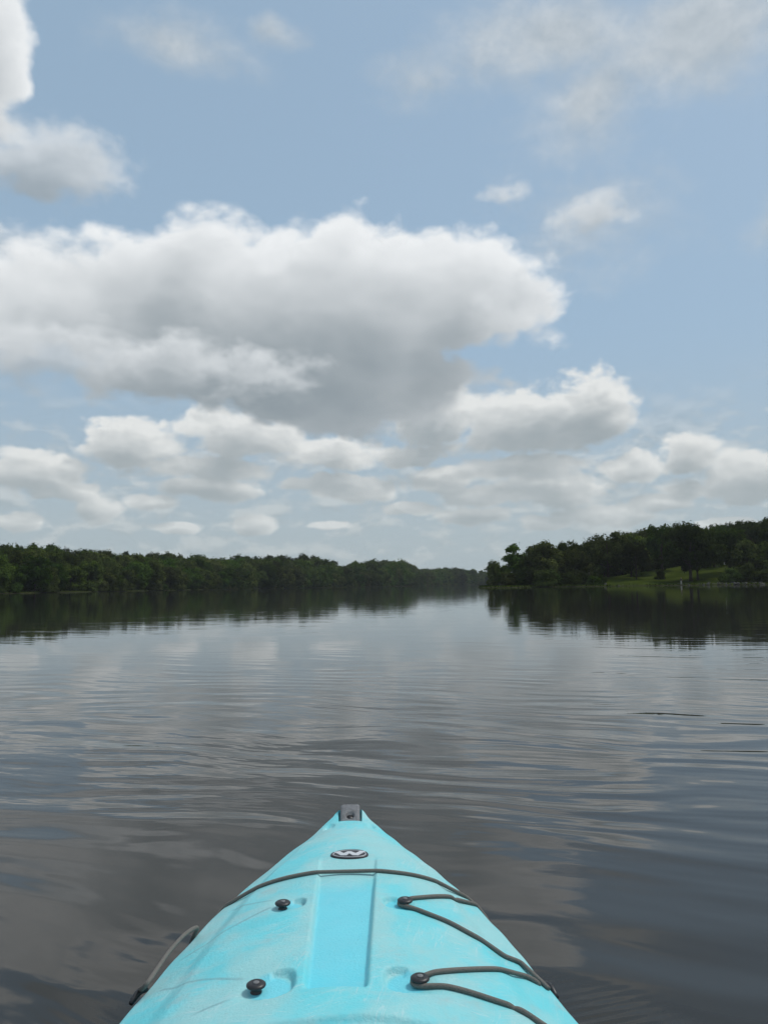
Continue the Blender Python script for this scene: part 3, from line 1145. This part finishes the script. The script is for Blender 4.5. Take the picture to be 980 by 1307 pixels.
def _smooth_table():
    xs = np.linspace(S_STERN, S_BOW, 400)
    v = np.interp(xs, HS, HW)
    for _ in range(2):
        p = np.pad(v, 6, mode='edge')
        v2 = np.convolve(p, np.ones(13) / 13, mode='valid')
        w_ = np.clip(np.minimum(xs - S_STERN, S_BOW - xs) / .05, 0, 1)
        v = v * (1 - w_) + v2 * w_
    return xs, v


_HX, _HV = _smooth_table()


def hw(s):
    return np.interp(s, _HX, _HV)


def z_edge(s):
    s = np.asarray(s, float)
    return .315 + .06 * (np.maximum(s - 1.15, 0) / .9) ** 2 + .05 * (np.maximum(-.2 - s, 0) / .85) ** 2


def z_mid(s):
    s = np.asarray(s, float)
    return np.interp(s, [-1.05, -.9, -.5, 0, .6, 1.2, 1.6, 1.8, 1.95, 2.045], [.372, .372, .37, .375, .392, .394, .386, .382, .378, .378])


def seg_d(w, s, a, b):
    a, b = np.asarray(a, float), np.asarray(b, float)
    ab = b - a
    t = np.clip(((w - a[0]) * ab[0] + (s - a[1]) * ab[1]) / (ab @ ab), 0, 1)
    return np.hypot(w - a[0] - t * ab[0], s - a[1] - t * ab[1]), t


SCOOPS = []   # filled below: (w, s, half length, half width, depth, side)


def deck_z(w, s, detail=True):
    w = np.asarray(w, float)
    s = np.asarray(s, float)
    h = hw(s)
    t = np.clip(np.abs(w) / np.maximum(h, 1e-4), 0, 1)
    ze, zm = z_edge(s), z_mid(s)
    z = ze + (zm - ze) * (1 - t ** 2.1)
    z = z - .012 * sm(t, .955, 1.0) ** 2 * sm(h, .03, .1)      # rolled gunwale
    if not detail:
        return z
    # raised middle deck that carries the emblem
    plate = sm(t, .80, .70) * sm(s, 1.868 - .35 * w * w / .02 * .02 - .02, 1.83 - .35 * w * w / .02 * .02 - .03)
    z = z + .006 * plate * sm(s, .7, .9)
    # long sunken panel down the middle
    u = np.clip((s - 1.13) / (1.62 - 1.13), -.5, 1.4)
    wl = PAN[0] + (PAN[1] - PAN[0]) * u
    wr = PAN[2] + (PAN[3] - PAN[2]) * u
    ins = sm(w, wl - .002, wl + .006) * sm(w, wr + .002, wr - .006)
    dep = .013 * sm(s, 1.118, 1.135) * (1 - .55 * sm(s, 1.50, 1.57)) * sm(s, 1.685, 1.60)
    z = z - dep * ins
    # crossbar across the panel under the cord
    z = z + .004 * ins * np.exp(-((s - 1.585) / .007) ** 2)
    # scoops round the deck hooks
    for (cw, cs, lw, ls, dp, side) in SCOOPS:
        q = (w - cw) * side          # grows towards the middle of the deck
        r = (np.abs(q / np.where(q > 0, lw, lw * 1.9)) ** 3 + np.abs((s - cs - .15 * q) / ls) ** 3) ** (1 / 3)
        z = z - dp * sm(r, 1.0, np.where(q > 0, .84, .5)) * np.clip(.62 + .38 * q / lw, 0, 1)
    # step down in front of the cockpit
    z = z - .009 * sm(s + .55 * w * w, 1.052, 1.040) * sm(t, .8, .7) * sm(s, .80, .86)
    # slot for the carry handle between two little cheeks at the bow
    z = z - .013 * sm(np.abs(w), .030, .026) * sm(s, 1.952, 1.965)
    # dimples behind the cheeks
    for sd in (-1, 1):
        z = z - .006 * sm(np.hypot((w - sd * .049) / .016, (s - 1.925) / .030), 1.0, .35)
    # slight sag and moulding unevenness
    z = z + .0011 * np.sin(s * 31 + w * 9) * np.sin(w * 23 + 1.0) + .0008 * np.sin(s * 57 - w * 41)
    return z


PAN = (0, 0, 0, 0)


def world_to_kayak(p):
    dx, dy = p[0] - KX, p[1]
    c, s = math.cos(KYAW), math.sin(KYAW)
    return np.array([c * dx + s * dy, -s * dx + c * dy, p[2]])


def deck_at(px, py, lift=0.0, detail=False):
    """point of the deck seen at a picture position, in kayak coordinates"""
    d = ray(px, py)
    z = .36
    for _ in range(60):
        p = world_to_kayak(CAM + d * (z - CAM[2]) / d[2])
        z = .6 * z + .4 * (float(deck_z(p[0], p[1], detail)) + lift)
    return p


_a, _b, _c, _d = (deck_at(*q) for q in ((406, 1118), (387, 1272), (480, 1116), (469, 1270)))


def _ext(p, q):      # panel side at s = 1.13 and s = 1.62
    m_ = (q[0] - p[0]) / (q[1] - p[1])
    return p[0] + m_ * (1.13 - p[1]), p[0] + m_ * (1.62 - p[1])


PAN = _ext(_a, _b) + _ext(_c, _d)
HOOKS = {'ul': deck_at(361, 1161), 'll': deck_at(327, 1267), 'ur': deck_at(517, 1158), 'lr': deck_at(536, 1258)}
_s1, _s2, _s3, _s4 = deck_at(372, 1159), deck_at(345, 1262), deck_at(506, 1157), deck_at(519, 1256)
SCOOPS += [(_s1[0], _s1[1], .026, .028, .011, 1), (_s2[0], _s2[1], .036, .036, .013, 1),
           (_s3[0], _s3[1], .026, .028, .011, -1), (_s4[0], _s4[1], .034, .036, .013, -1)]


def kayak_plastic():
    m, k, b, out = material('turquoise_polyethylene')
    p = k.n('ShaderNodeTexCoord').outputs['Object']
    x, y, z = k.sep(p)[:3]
    n1 = k.noise(k.xyz(k.m('MULTIPLY', x, 1.0), k.m('MULTIPLY', y, .7), z), 7.0, 4, .6).outputs['Fac']
    n2 = k.noise(k.xyz(k.m('MULTIPLY', x, 5.0), k.m('MULTIPLY', y, 22.0), z), 1.0, 5, .65).outputs['Fac']
    n3 = k.noise(p, 210.0, 4, .6).outputs['Fac']
    base = (.14, .62, .68, 1)
    c = k.mix(k.sstep(n1, .36, .60), base, (.29, .60, .61, 1))                       # sun-bleached, scuffed areas
    c = k.mix(k.m('MULTIPLY', k.sstep(n2, .48, .74), .65), c, (.34, .57, .58, 1))      # dried dirt streaks
    c = k.mix(k.m('MULTIPLY', k.sstep(n3, .58, .8), .18), c, (.30, .50, .52, 1))
    # brownish smears
    n4 = k.noise(p, 14.0, 5, .7).outputs['Fac']
    c = k.mix(k.m('MULTIPLY', k.sstep(n4, .54, .76), .5), c, (.36, .46, .45, 1))
    # fine hairline scratches in two directions
    for ang, sc in ((.5, 9.0), (-.35, 7.0), (1.35, 8.0)):
        ca, sa = math.cos(ang), math.sin(ang)
        uu = k.m('ADD', k.m('MULTIPLY', x, ca), k.m('MULTIPLY', y, sa))
        vv = k.m('SUBTRACT', k.m('MULTIPLY', y, ca), k.m('MULTIPLY', x, sa))
        ns = k.noise(k.xyz(k.m('MULTIPLY', uu, sc * .5), k.m('MULTIPLY', vv, sc * 9), ang), 1.0, 3, .5).outputs['Fac']
        line = k.sstep(k.m('ABSOLUTE', k.m('SUBTRACT', ns, .5)), .012, .002)
        line = k.m('MULTIPLY', line, k.sstep(k.noise(p, 9.0 + ang, 3, .5).outputs['Fac'], .45, .62))
        c = k.mix(k.m('MULTIPLY', line, .5), c, (.48, .66, .67, 1))
    # sunken panel and scoops keep their clean colour
    u = k.m('MULTIPLY', k.m('SUBTRACT', y, 1.13), 1 / .49)
    wl = k.m('MULTIPLY_ADD', u, PAN[1] - PAN[0], PAN[0])
    wr = k.m('MULTIPLY_ADD', u, PAN[3] - PAN[2], PAN[2])
    clean = k.m('MULTIPLY', k.sstep(k.m('SUBTRACT', x, wl), .0, .008), k.sstep(k.m('SUBTRACT', wr, x), .0, .008))
    clean = k.m('MULTIPLY', clean, k.m('MULTIPLY', k.sstep(y, 1.12, 1.14), k.sstep(y, 1.57, 1.48)))
    for (cw, cs, lw, ls, dp, sd) in SCOOPS:
        q = k.v('LENGTH', k.v('MULTIPLY', k.v('SUBTRACT', p, (cw, cs, 0)), (1 / lw, 1 / ls, 0)))
        clean = k.m('MAXIMUM', clean, k.sstep(q, 1.0, .7))
    c = k.mix(k.m('MULTIPLY', clean, .7), c, (.11, .615, .74, 1))
    # faint grey lines rubbed into the deck where the slack cord used to lie
    for a_, b_ in (((352, 1160), (222, 1232)), ((316, 1256), (198, 1266)), ((300, 1279), (240, 1306)), ((352, 1154), (292, 1164))):
        A, B = deck_at(*a_), deck_at(*b_)
        ab = B[:2] - A[:2]
        L = float(np.linalg.norm(ab))
        tx, ty = ab / L
        along_ = k.m('ADD', k.m('MULTIPLY', k.m('SUBTRACT', x, float(A[0])), float(tx)), k.m('MULTIPLY', k.m('SUBTRACT', y, float(A[1])), float(ty)))
        acr = k.m('ADD', k.m('MULTIPLY', k.m('SUBTRACT', x, float(A[0])), float(-ty)), k.m('MULTIPLY', k.m('SUBTRACT', y, float(A[1])), float(tx)))
        acr = k.m('ABSOLUTE', k.m('MULTIPLY_ADD', k.m('SUBTRACT', n1, .5), .012, acr))
        msk = k.m('MULTIPLY', k.sstep(acr, .0045, .001), k.m('MULTIPLY', k.sstep(along_, 0, .02), k.sstep(along_, L, L - .02)))
        c = k.mix(k.m('MULTIPLY', msk, k.m('MULTIPLY_ADD', n2, .6, .25)), c, (.17, .33, .36, 1))
    k.put(b.inputs['Base Color'], c)
    k.put(b.inputs['Roughness'], k.m('MULTIPLY_ADD', n1, .2, .38))
    b.inputs['Specular IOR Level'].default_value = .42
    b.inputs['Subsurface Weight'].default_value = 0.0
    bn = k.n('ShaderNodeBump')
    bn.inputs['Distance'].default_value = .0011
    k.put(bn.inputs['Height'], k.m('ADD', n3, k.m('MULTIPLY', n2, .8)))
    k.put(b.inputs['Normal'], bn.outputs[0])
    return m


M_KAYAK = kayak_plastic()
M_CORD = plain('grey_bungee', (.15, .140, .125), .85, .25, .35, 900.0, .0005)
M_BLACK = plain('black_nylon', (.018, .018, .020), .42, .5, .2, 300.0)
M_HANDLE = plain('dark_grey_rubber', (.15, .153, .157), .6, .4, .22, 120.0, .0004)


def in_cockpit(w, s):
    return ((w / .265) ** 2 + ((s - .12) / .60) ** 2) < 1


def make_hull():
    # deck
    ss = np.concatenate([np.linspace(S_STERN, .80, 70, endpoint=False), np.linspace(.80, 2.0, 400, endpoint=False), np.linspace(2.0, S_BOW, 18)])
    tt = np.linspace(-1, 1, 241)
    Sg, T = np.meshgrid(ss, tt, indexing='ij')
    W = T * hw(Sg)
    Z = deck_z(W, Sg)
    V = np.stack([W, Sg, Z], -1).reshape(-1, 3)
    n0, n1 = Sg.shape
    i = np.arange(n0 * n1).reshape(n0, n1)
    Fc = np.stack([i[:-1, :-1], i[:-1, 1:], i[1:, 1:], i[1:, :-1]], -1).reshape(-1, 4)
    cen = V[Fc].mean(1)
    Fc = Fc[~in_cockpit(cen[:, 0], cen[:, 1])]
    deck = link('deck', mesh_np('deck', V, Fc, True), kayak, M_KAYAK)
    # hull sides and bottom
    ss = np.linspace(S_STERN, S_BOW, 140)
    V, rows = [], 15
    for s in ss:
        h = float(hw(s))
        ze = float(deck_z(h, s))
        e = np.clip(min(s - S_STERN, S_BOW - s) / .55, 0, 1) ** .6
        draft = -.10 * e + (.10) * (1 - e)
        prof = []
        for q in np.linspace(0, 1, rows):
            zz = ze + (draft - ze) * q
            wid = h * (1 - .30 * q ** 2.2) * (1 - .93 * max(q - .62, 0) ** 1.2 / .38 ** 1.2) if q < 1 else .004
            fwd = 0
            if s > S_BOW - .35:
                fwd = -.10 * q * ((s - (S_BOW - .35)) / .35) ** 2
            if s < S_STERN + .35:
                fwd = .10 * q * (((S_STERN + .35) - s) / .35) ** 2
            prof.append((max(wid, .003), s + fwd, zz))
        V += [(-a, b_, c_) for (a, b_, c_) in prof] + [(a, b_, c_) for (a, b_, c_) in prof[::-1]]
    n1 = rows * 2
    V = np.array(V)
    i = np.arange(len(ss) * n1).reshape(len(ss), n1)
    Fc = [tuple(q) for q in np.stack([i[:-1, :-1], i[1:, :-1], i[1:, 1:], i[:-1, 1:]], -1).reshape(-1, 4)]
    Fl = [tuple(q) for q in Fc]
    Fl += [tuple(i[0]), tuple(i[-1][::-1])]
    link('hull', mesh_py('hull', V, Fl), kayak, M_KAYAK)
    # cockpit rim and seat
    a = np.linspace(0, 2 * PI, 73)
    P = [(.268 * math.cos(q), .12 + .603 * math.sin(q), float(deck_z(.268 * math.cos(q), .12 + .603 * math.sin(q), False)) + .012) for q in a]
    Vt, Ft = tube_arrays(P, .016, 8, False)
    link('cockpit_rim', mesh_py('cockpit_rim', Vt, Ft), kayak, M_BLACK)
    bm = bmesh.new()
    xs = np.linspace(-.2, .2, 9)
    prof = [(.28, .06), (.10, .035), (-.10, .04), (-.20, .09), (-.24, .20), (-.28, .34), (-.30, .36)]
    grid = [[bm.verts.new((x, s, z + .05 * (x / .2) ** 2)) for (s, z) in prof] for x in xs]
    for q in range(len(xs) - 1):
        for r in range(len(prof) - 1):
            bm.faces.new((grid[q][r], grid[q + 1][r], grid[q + 1][r + 1], grid[q][r + 1]))
    seat = bm_obj('seat', bm, kayak, plain('black_foam', (.03, .03, .032), .85, .3, .3, 60))
    sd = seat.modifiers.new('thick', 'SOLIDIFY')
    sd.thickness = .03


make_hull()


def lathe(name, prof, parent, mat, loc, n=28):
    V, Fc = [], []
    a = np.linspace(0, 2 * PI, n, endpoint=False)
    for (r, z) in prof:
        V += [(loc[0] + r * math.cos(q), loc[1] + r * math.sin(q), loc[2] + z) for q in a]
    for i in range(len(prof) - 1):
        for j in range(n):
            Fc.append((i * n + j, i * n + (j + 1) % n, (i + 1) * n + (j + 1) % n, (i + 1) * n + j))
    Fc.append(tuple(range(n))[::-1])
    Fc.append(tuple((len(prof) - 1) * n + j for j in range(n)))
    return link(name, mesh_py(name, V, Fc), parent, mat)


for key, p in HOOKS.items():
    z0 = float(deck_z(p[0], p[1]))
    loc = (p[0], p[1], z0)
    st = lathe('deck_hook', [(.0085, -.004), (.0082, .001), (.0070, .002), (.0070, .0065), (.0095, .0072)], kayak, M_BLACK, loc)
    lathe('cap', [(.0095, .0072), (.0128, .0076), (.0138, .0090), (.0136, .0106), (.0115, .0122), (.0075, .0133), (.0058, .0127), (.001, .0125)], st, M_BLACK, loc)
    lathe('rivet', [(.0048, .0120), (.0046, .0134), (.0030, .0141), (.0005, .0143)], st, M_HANDLE, loc, 16)

CR = .0036


def over(px, py, lift=CR):
    return deck_at(px, py, lift)


def on(w, s, lift=CR):
    return np.array([w, s, float(deck_z(w, s, False)) + lift])


def taut(a, b, n=36):
    """cord pulled straight between two points, riding over whatever deck stands in its way"""
    a, b = np.asarray(a, float), np.asarray(b, float)
    t = np.linspace(0, 1, n)
    P = a + (b - a) * t[:, None]
    zd = deck_z(P[:, 0], P[:, 1]) + CR
    zd = np.where(np.abs(P[:, 0]) < hw(P[:, 1]), zd, -1)
    z = zd.copy()
    z[0], z[-1] = a[2], b[2]
    hull = [0]
    for i in range(1, n):
        while len(hull) > 1 and (z[hull[-1]] - z[hull[-2]]) * (i - hull[-2]) <= (z[i] - z[hull[-2]]) * (hull[-1] - hull[-2]):
            hull.pop()
        hull.append(i)
    P[:, 2] = np.interp(np.arange(n), hull, z[hull])
    return list(P)


def cord(stations):
    """stations: anchor points; a list inside is taken point by point"""
    P = []
    prev = None
    for st in stations:
        if isinstance(st, list):
            if prev is not None:
                P += taut(prev, st[0])[1:]
            P += st[(0 if prev is None else 1):]
            prev = st[-1]
        else:
            P += [st] if prev is None else taut(prev, st)[1:]
            prev = st
    P = np.array(P)
    # even spacing, then soften the corners a little
    L = np.concatenate([[0], np.cumsum(np.linalg.norm(np.diff(P, axis=0), axis=1))])
    n = int(L[-1] / .0035)
    u_ = np.linspace(0, L[-1], n)
    Q = np.stack([np.interp(u_, L, P[:, c_]) for c_ in range(3)], 1)
    for _ in range(3):
        Q[1:-1] = .25 * Q[:-2] + .5 * Q[1:-1] + .25 * Q[2:]
    V, Fc = tube_arrays(Q, CR, 10)
    return link('bungee_cord', mesh_py('bungee_cord', V, Fc), kayak, M_CORD)


def edge_pt(side, s, out=.002, dz=-.012):
    return np.array([side * (float(hw(s)) + out), s, float(z_edge(s)) + dz])


def hook_loop(p, a0, a1, n=9):
    z0 = float(deck_z(p[0], p[1])) + .0046
    return [np.array([p[0] + .0118 * math.cos(a), p[1] + .0118 * math.sin(a), z0]) for a in np.linspace(a0, a1, n)]


# cord that crosses the whole deck, then runs down over both gunwales
left_run = [tuple(q) for q in catmull([edge_pt(-1, 1.40, .002, -.085), edge_pt(-1, 1.49, .004, -.05), edge_pt(-1, 1.545, .006, -.020), edge_pt(-1, 1.568, -.002, .0)], 5)]
right_run = [tuple(q) for q in catmull([edge_pt(1, 1.575, -.002, .0), edge_pt(1, 1.558, .006, -.018), edge_pt(1, 1.51, .004, -.05), edge_pt(1, 1.46, .002, -.08)], 5)]
left_run = [np.array(q) for q in left_run]
right_run = [np.array(q) for q in right_run]
cord([left_run, right_run])
# right-hand lashing, still looped on its hooks
u, l = HOOKS['ur'], HOOKS['lr']
eyeR = deck_at(706, 1268)
start = [np.array(q) for q in catmull([edge_pt(1, 1.46, .002, -.075), edge_pt(1, 1.50, .004, -.045), edge_pt(1, 1.528, .006, -.016), edge_pt(1, 1.545, -.006, .004)], 5)]
cord([start, over(580, 1150), hook_loop(u, PI * .5, PI * 1.5), over(645, 1221), over(664, 1228), over(700, 1262)])
cord([over(696, 1259) + np.array([-.009, .003, 0]), over(672, 1246), hook_loop(l, PI * .5, PI * 1.45), on(.235, 1.115), on(.338, 1.045)])


def slack(px, py, s):
    """a point of the slack loop: hangs beside the gunwale at station s"""
    d = ray(px, py)
    o_, dd = world_to_kayak(CAM), world_to_kayak(CAM + d) - world_to_kayak(CAM)
    t = (s - o_[1]) / dd[1]
    return o_ + dd * t


# left-hand cord has slipped off its hooks and bows out over the side
eyeL = deck_at(176, 1274)
pts = [edge_pt(-1, 1.49, .004, -.03), edge_pt(-1, 1.475, .007, -.014), slack(252, 1184, 1.44), slack(236, 1193, 1.395), slack(216, 1215, 1.34), slack(200, 1238, 1.29), slack(186, 1258, 1.25), np.array([eyeL[0] - .001, eyeL[1] + .012, eyeL[2] + .006])]
cord([[np.array(q) for q in catmull(pts, 8)]])


def eyelet(p, side, ang):
    """black nylon saddle that holds the cord end at the gunwale"""
    root = None
    P = [np.array([p[0] + q * math.sin(ang) * side, p[1] + q * math.cos(ang), p[2] + .004 + .007 * math.sin((q + .022) / .044 * PI)]) for q in np.linspace(-.022, .022, 9)]
    V, Fc = tube_arrays(P, [.0035, .0045, .005, .0055, .0055, .0055, .005, .0045, .0035], 10)
    return link('cord_eyelet', mesh_py('cord_eyelet', V, Fc), kayak, M_BLACK)


eyelet(np.array([eyeL[0] + .003, eyeL[1] - .004, eyeL[2]]), -1, -.30)
eyelet(np.array([eyeR[0] - .006, eyeR[1], eyeR[2]]), 1, -.28)
eyelet(on(.342, 1.035, 0), 1, -.3)


# carry handle folded over the bow
def handle():
    prof = catmull([(1.958, .366), (1.985, .378), (2.015, .389), (2.040, .391), (2.056, .380), (2.062, .355), (2.060, .32)], 6)
    nu = 25
    us = np.linspace(-1, 1, nu)
    hwid, th = .0245, .010
    top, bot = [], []
    tg = np.gradient(prof, axis=0)
    tg /= np.linalg.norm(tg, axis=1)[:, None]
    nr = np.stack([-tg[:, 1], tg[:, 0]], 1)
    L = np.concatenate([[0], np.cumsum(np.linalg.norm(np.diff(prof, axis=0), axis=1))])
    for i, (p, n_) in enumerate(zip(prof, nr)):
        for u_ in us:
            x = u_ * hwid
            rnd = .0035 * max(abs(u_) - .8, 0) / .2
            dent = .009 * float(sm(math.hypot(x / .0125, (L[i] - .034) / .0135), 1.0, .55))
            q = p - n_ * (rnd + dent)
            top.append((x, q[0], q[1]))
            q = p - n_ * (th + .006)
            bot.append((x, q[0], q[1]))
    n0 = len(prof)
    V = np.array(top + bot)
    i = np.arange(n0 * nu).reshape(n0, nu)
    j = i + n0 * nu
    f = [tuple(q) for q in np.stack([i[:-1, :-1], i[:-1, 1:], i[1:, 1:], i[1:, :-1]], -1).reshape(-1, 4)]
    f += [tuple(q) for q in np.stack([j[:-1, :-1], j[1:, :-1], j[1:, 1:], j[:-1, 1:]], -1).reshape(-1, 4)]
    for r in range(n0 - 1):
        f += [(i[r, 0], i[r + 1, 0], j[r + 1, 0], j[r, 0]), (i[r, -1], j[r, -1], j[r + 1, -1], i[r + 1, -1])]
    for c_ in range(nu - 1):
        f += [(i[0, c_], j[0, c_], j[0, c_ + 1], i[0, c_ + 1]), (i[-1, c_], i[-1, c_ + 1], j[-1, c_ + 1], j[-1, c_])]
    o = link('carry_handle', mesh_py('carry_handle', V, f), kayak, M_HANDLE)
    # black disc that stands in for the shade inside the hole
    k_ = int(np.argmin(abs(L - .034)))
    c0 = prof[k_] - nr[k_] * .0080
    Vb = [(.0105 * math.cos(a), c0[0] + tg[k_, 0] * .0115 * math.sin(a) + nr[k_, 0] * h_, c0[1] + tg[k_, 1] * .0115 * math.sin(a) + nr[k_, 1] * h_)
          for h_, _r in ((0, 1), (.0012, 1)) for a in np.linspace(0, 2 * PI, 24, endpoint=False)]
    fb = [(q, (q + 1) % 24, 24 + (q + 1) % 24, 24 + q) for q in range(24)] + [tuple(range(24, 48))]
    link('hole_shade_disc', mesh_py('hole_shade_disc', Vb, fb), o, M_BLACK)


handle()


# oval emblem with the bold zigzag mark
def emblem():
    c = deck_at(446, 1091, .006)
    cw, cs = c[0], c[1]
    A, B = .0395, .0220

    def dz(x, y, h):
        return float(deck_z(cw + x, cs + y)) + h

    def slab(name, rings, parent, mat, n=56):
        V, Fc = [], []
        for (ra, rb, h) in rings:
            for q in np.linspace(0, 2 * PI, n, endpoint=False):
                sx = abs(math.cos(q)) ** .9 * np.sign(math.cos(q))
                sy = math.sin(q)
                V.append((cw + ra * sx, cs + rb * sy, dz(ra * sx, rb * sy, h)))
        for i in range(len(rings) - 1):
            for j in range(n):
                Fc.append((i * n + j, i * n + (j + 1) % n, (i + 1) * n + (j + 1) % n, (i + 1) * n + j))
        return link(name, mesh_py(name, V, Fc), parent, mat)
    dark = plain('emblem_dark', (.030, .026, .030), .35, .5, .2, 200)
    silver = plain('emblem_silver', (.55, .57, .59), .35, .6, .08, 300)
    root = slab('emblem', [(A, B, -.002), (A, B, .0020), (A * .975, B * .965, .0032), (A * .93, B * .90, .0034), (A * .90, B * .86, .0022), (A * .5, B * .5, .0022), (.0004, .0004, .0022)], kayak, dark)
    slab('emblem_ring', [(A * .885, B * .835, .0020), (A * .880, B * .828, .0030), (A * .845, B * .780, .0030), (A * .84, B * .772, .0020)], root, silver)
    # zigzag mark: four slanted strokes, each cut off square along the oval
    bm = bmesh.new()
    top, bot = .0115, -.0115
    xs = [-.0275, -.0125, -.0010, .0125, .0285]
    th = .0092
    pl = [(xs[0] - th * .55, top), (xs[0] + th * .75, top), (xs[1] + .0005, bot + .0095), (xs[2] - .0030, top - .0045), (xs[2] + .0040, top - .0045), (xs[3] + .0005, bot + .0095), (xs[4] - th * .6, top), (xs[4] + th * .6, top),
          (xs[3] + .0050, bot), (xs[3] - .0060, bot), (xs[2] + .0005, top - .0145), (xs[1] + .0060, bot), (xs[1] - .0050, bot)]
    lo = [bm.verts.new((cw + x, cs + y, dz(x, y, .0018))) for x, y in pl]
    hi = [bm.verts.new((cw + x, cs + y, dz(x, y, .0036))) for x, y in pl]
    ft = bm.faces.new(hi)
    for q in range(len(pl)):
        r = (q + 1) % len(pl)
        bm.faces.new((lo[q], lo[r], hi[r], hi[q]))
    bmesh.ops.triangulate(bm, faces=[ft])
    bmesh.ops.recalc_face_normals(bm, faces=bm.faces)
    bm_obj('emblem_mark', bm, root, silver, False)


emblem()
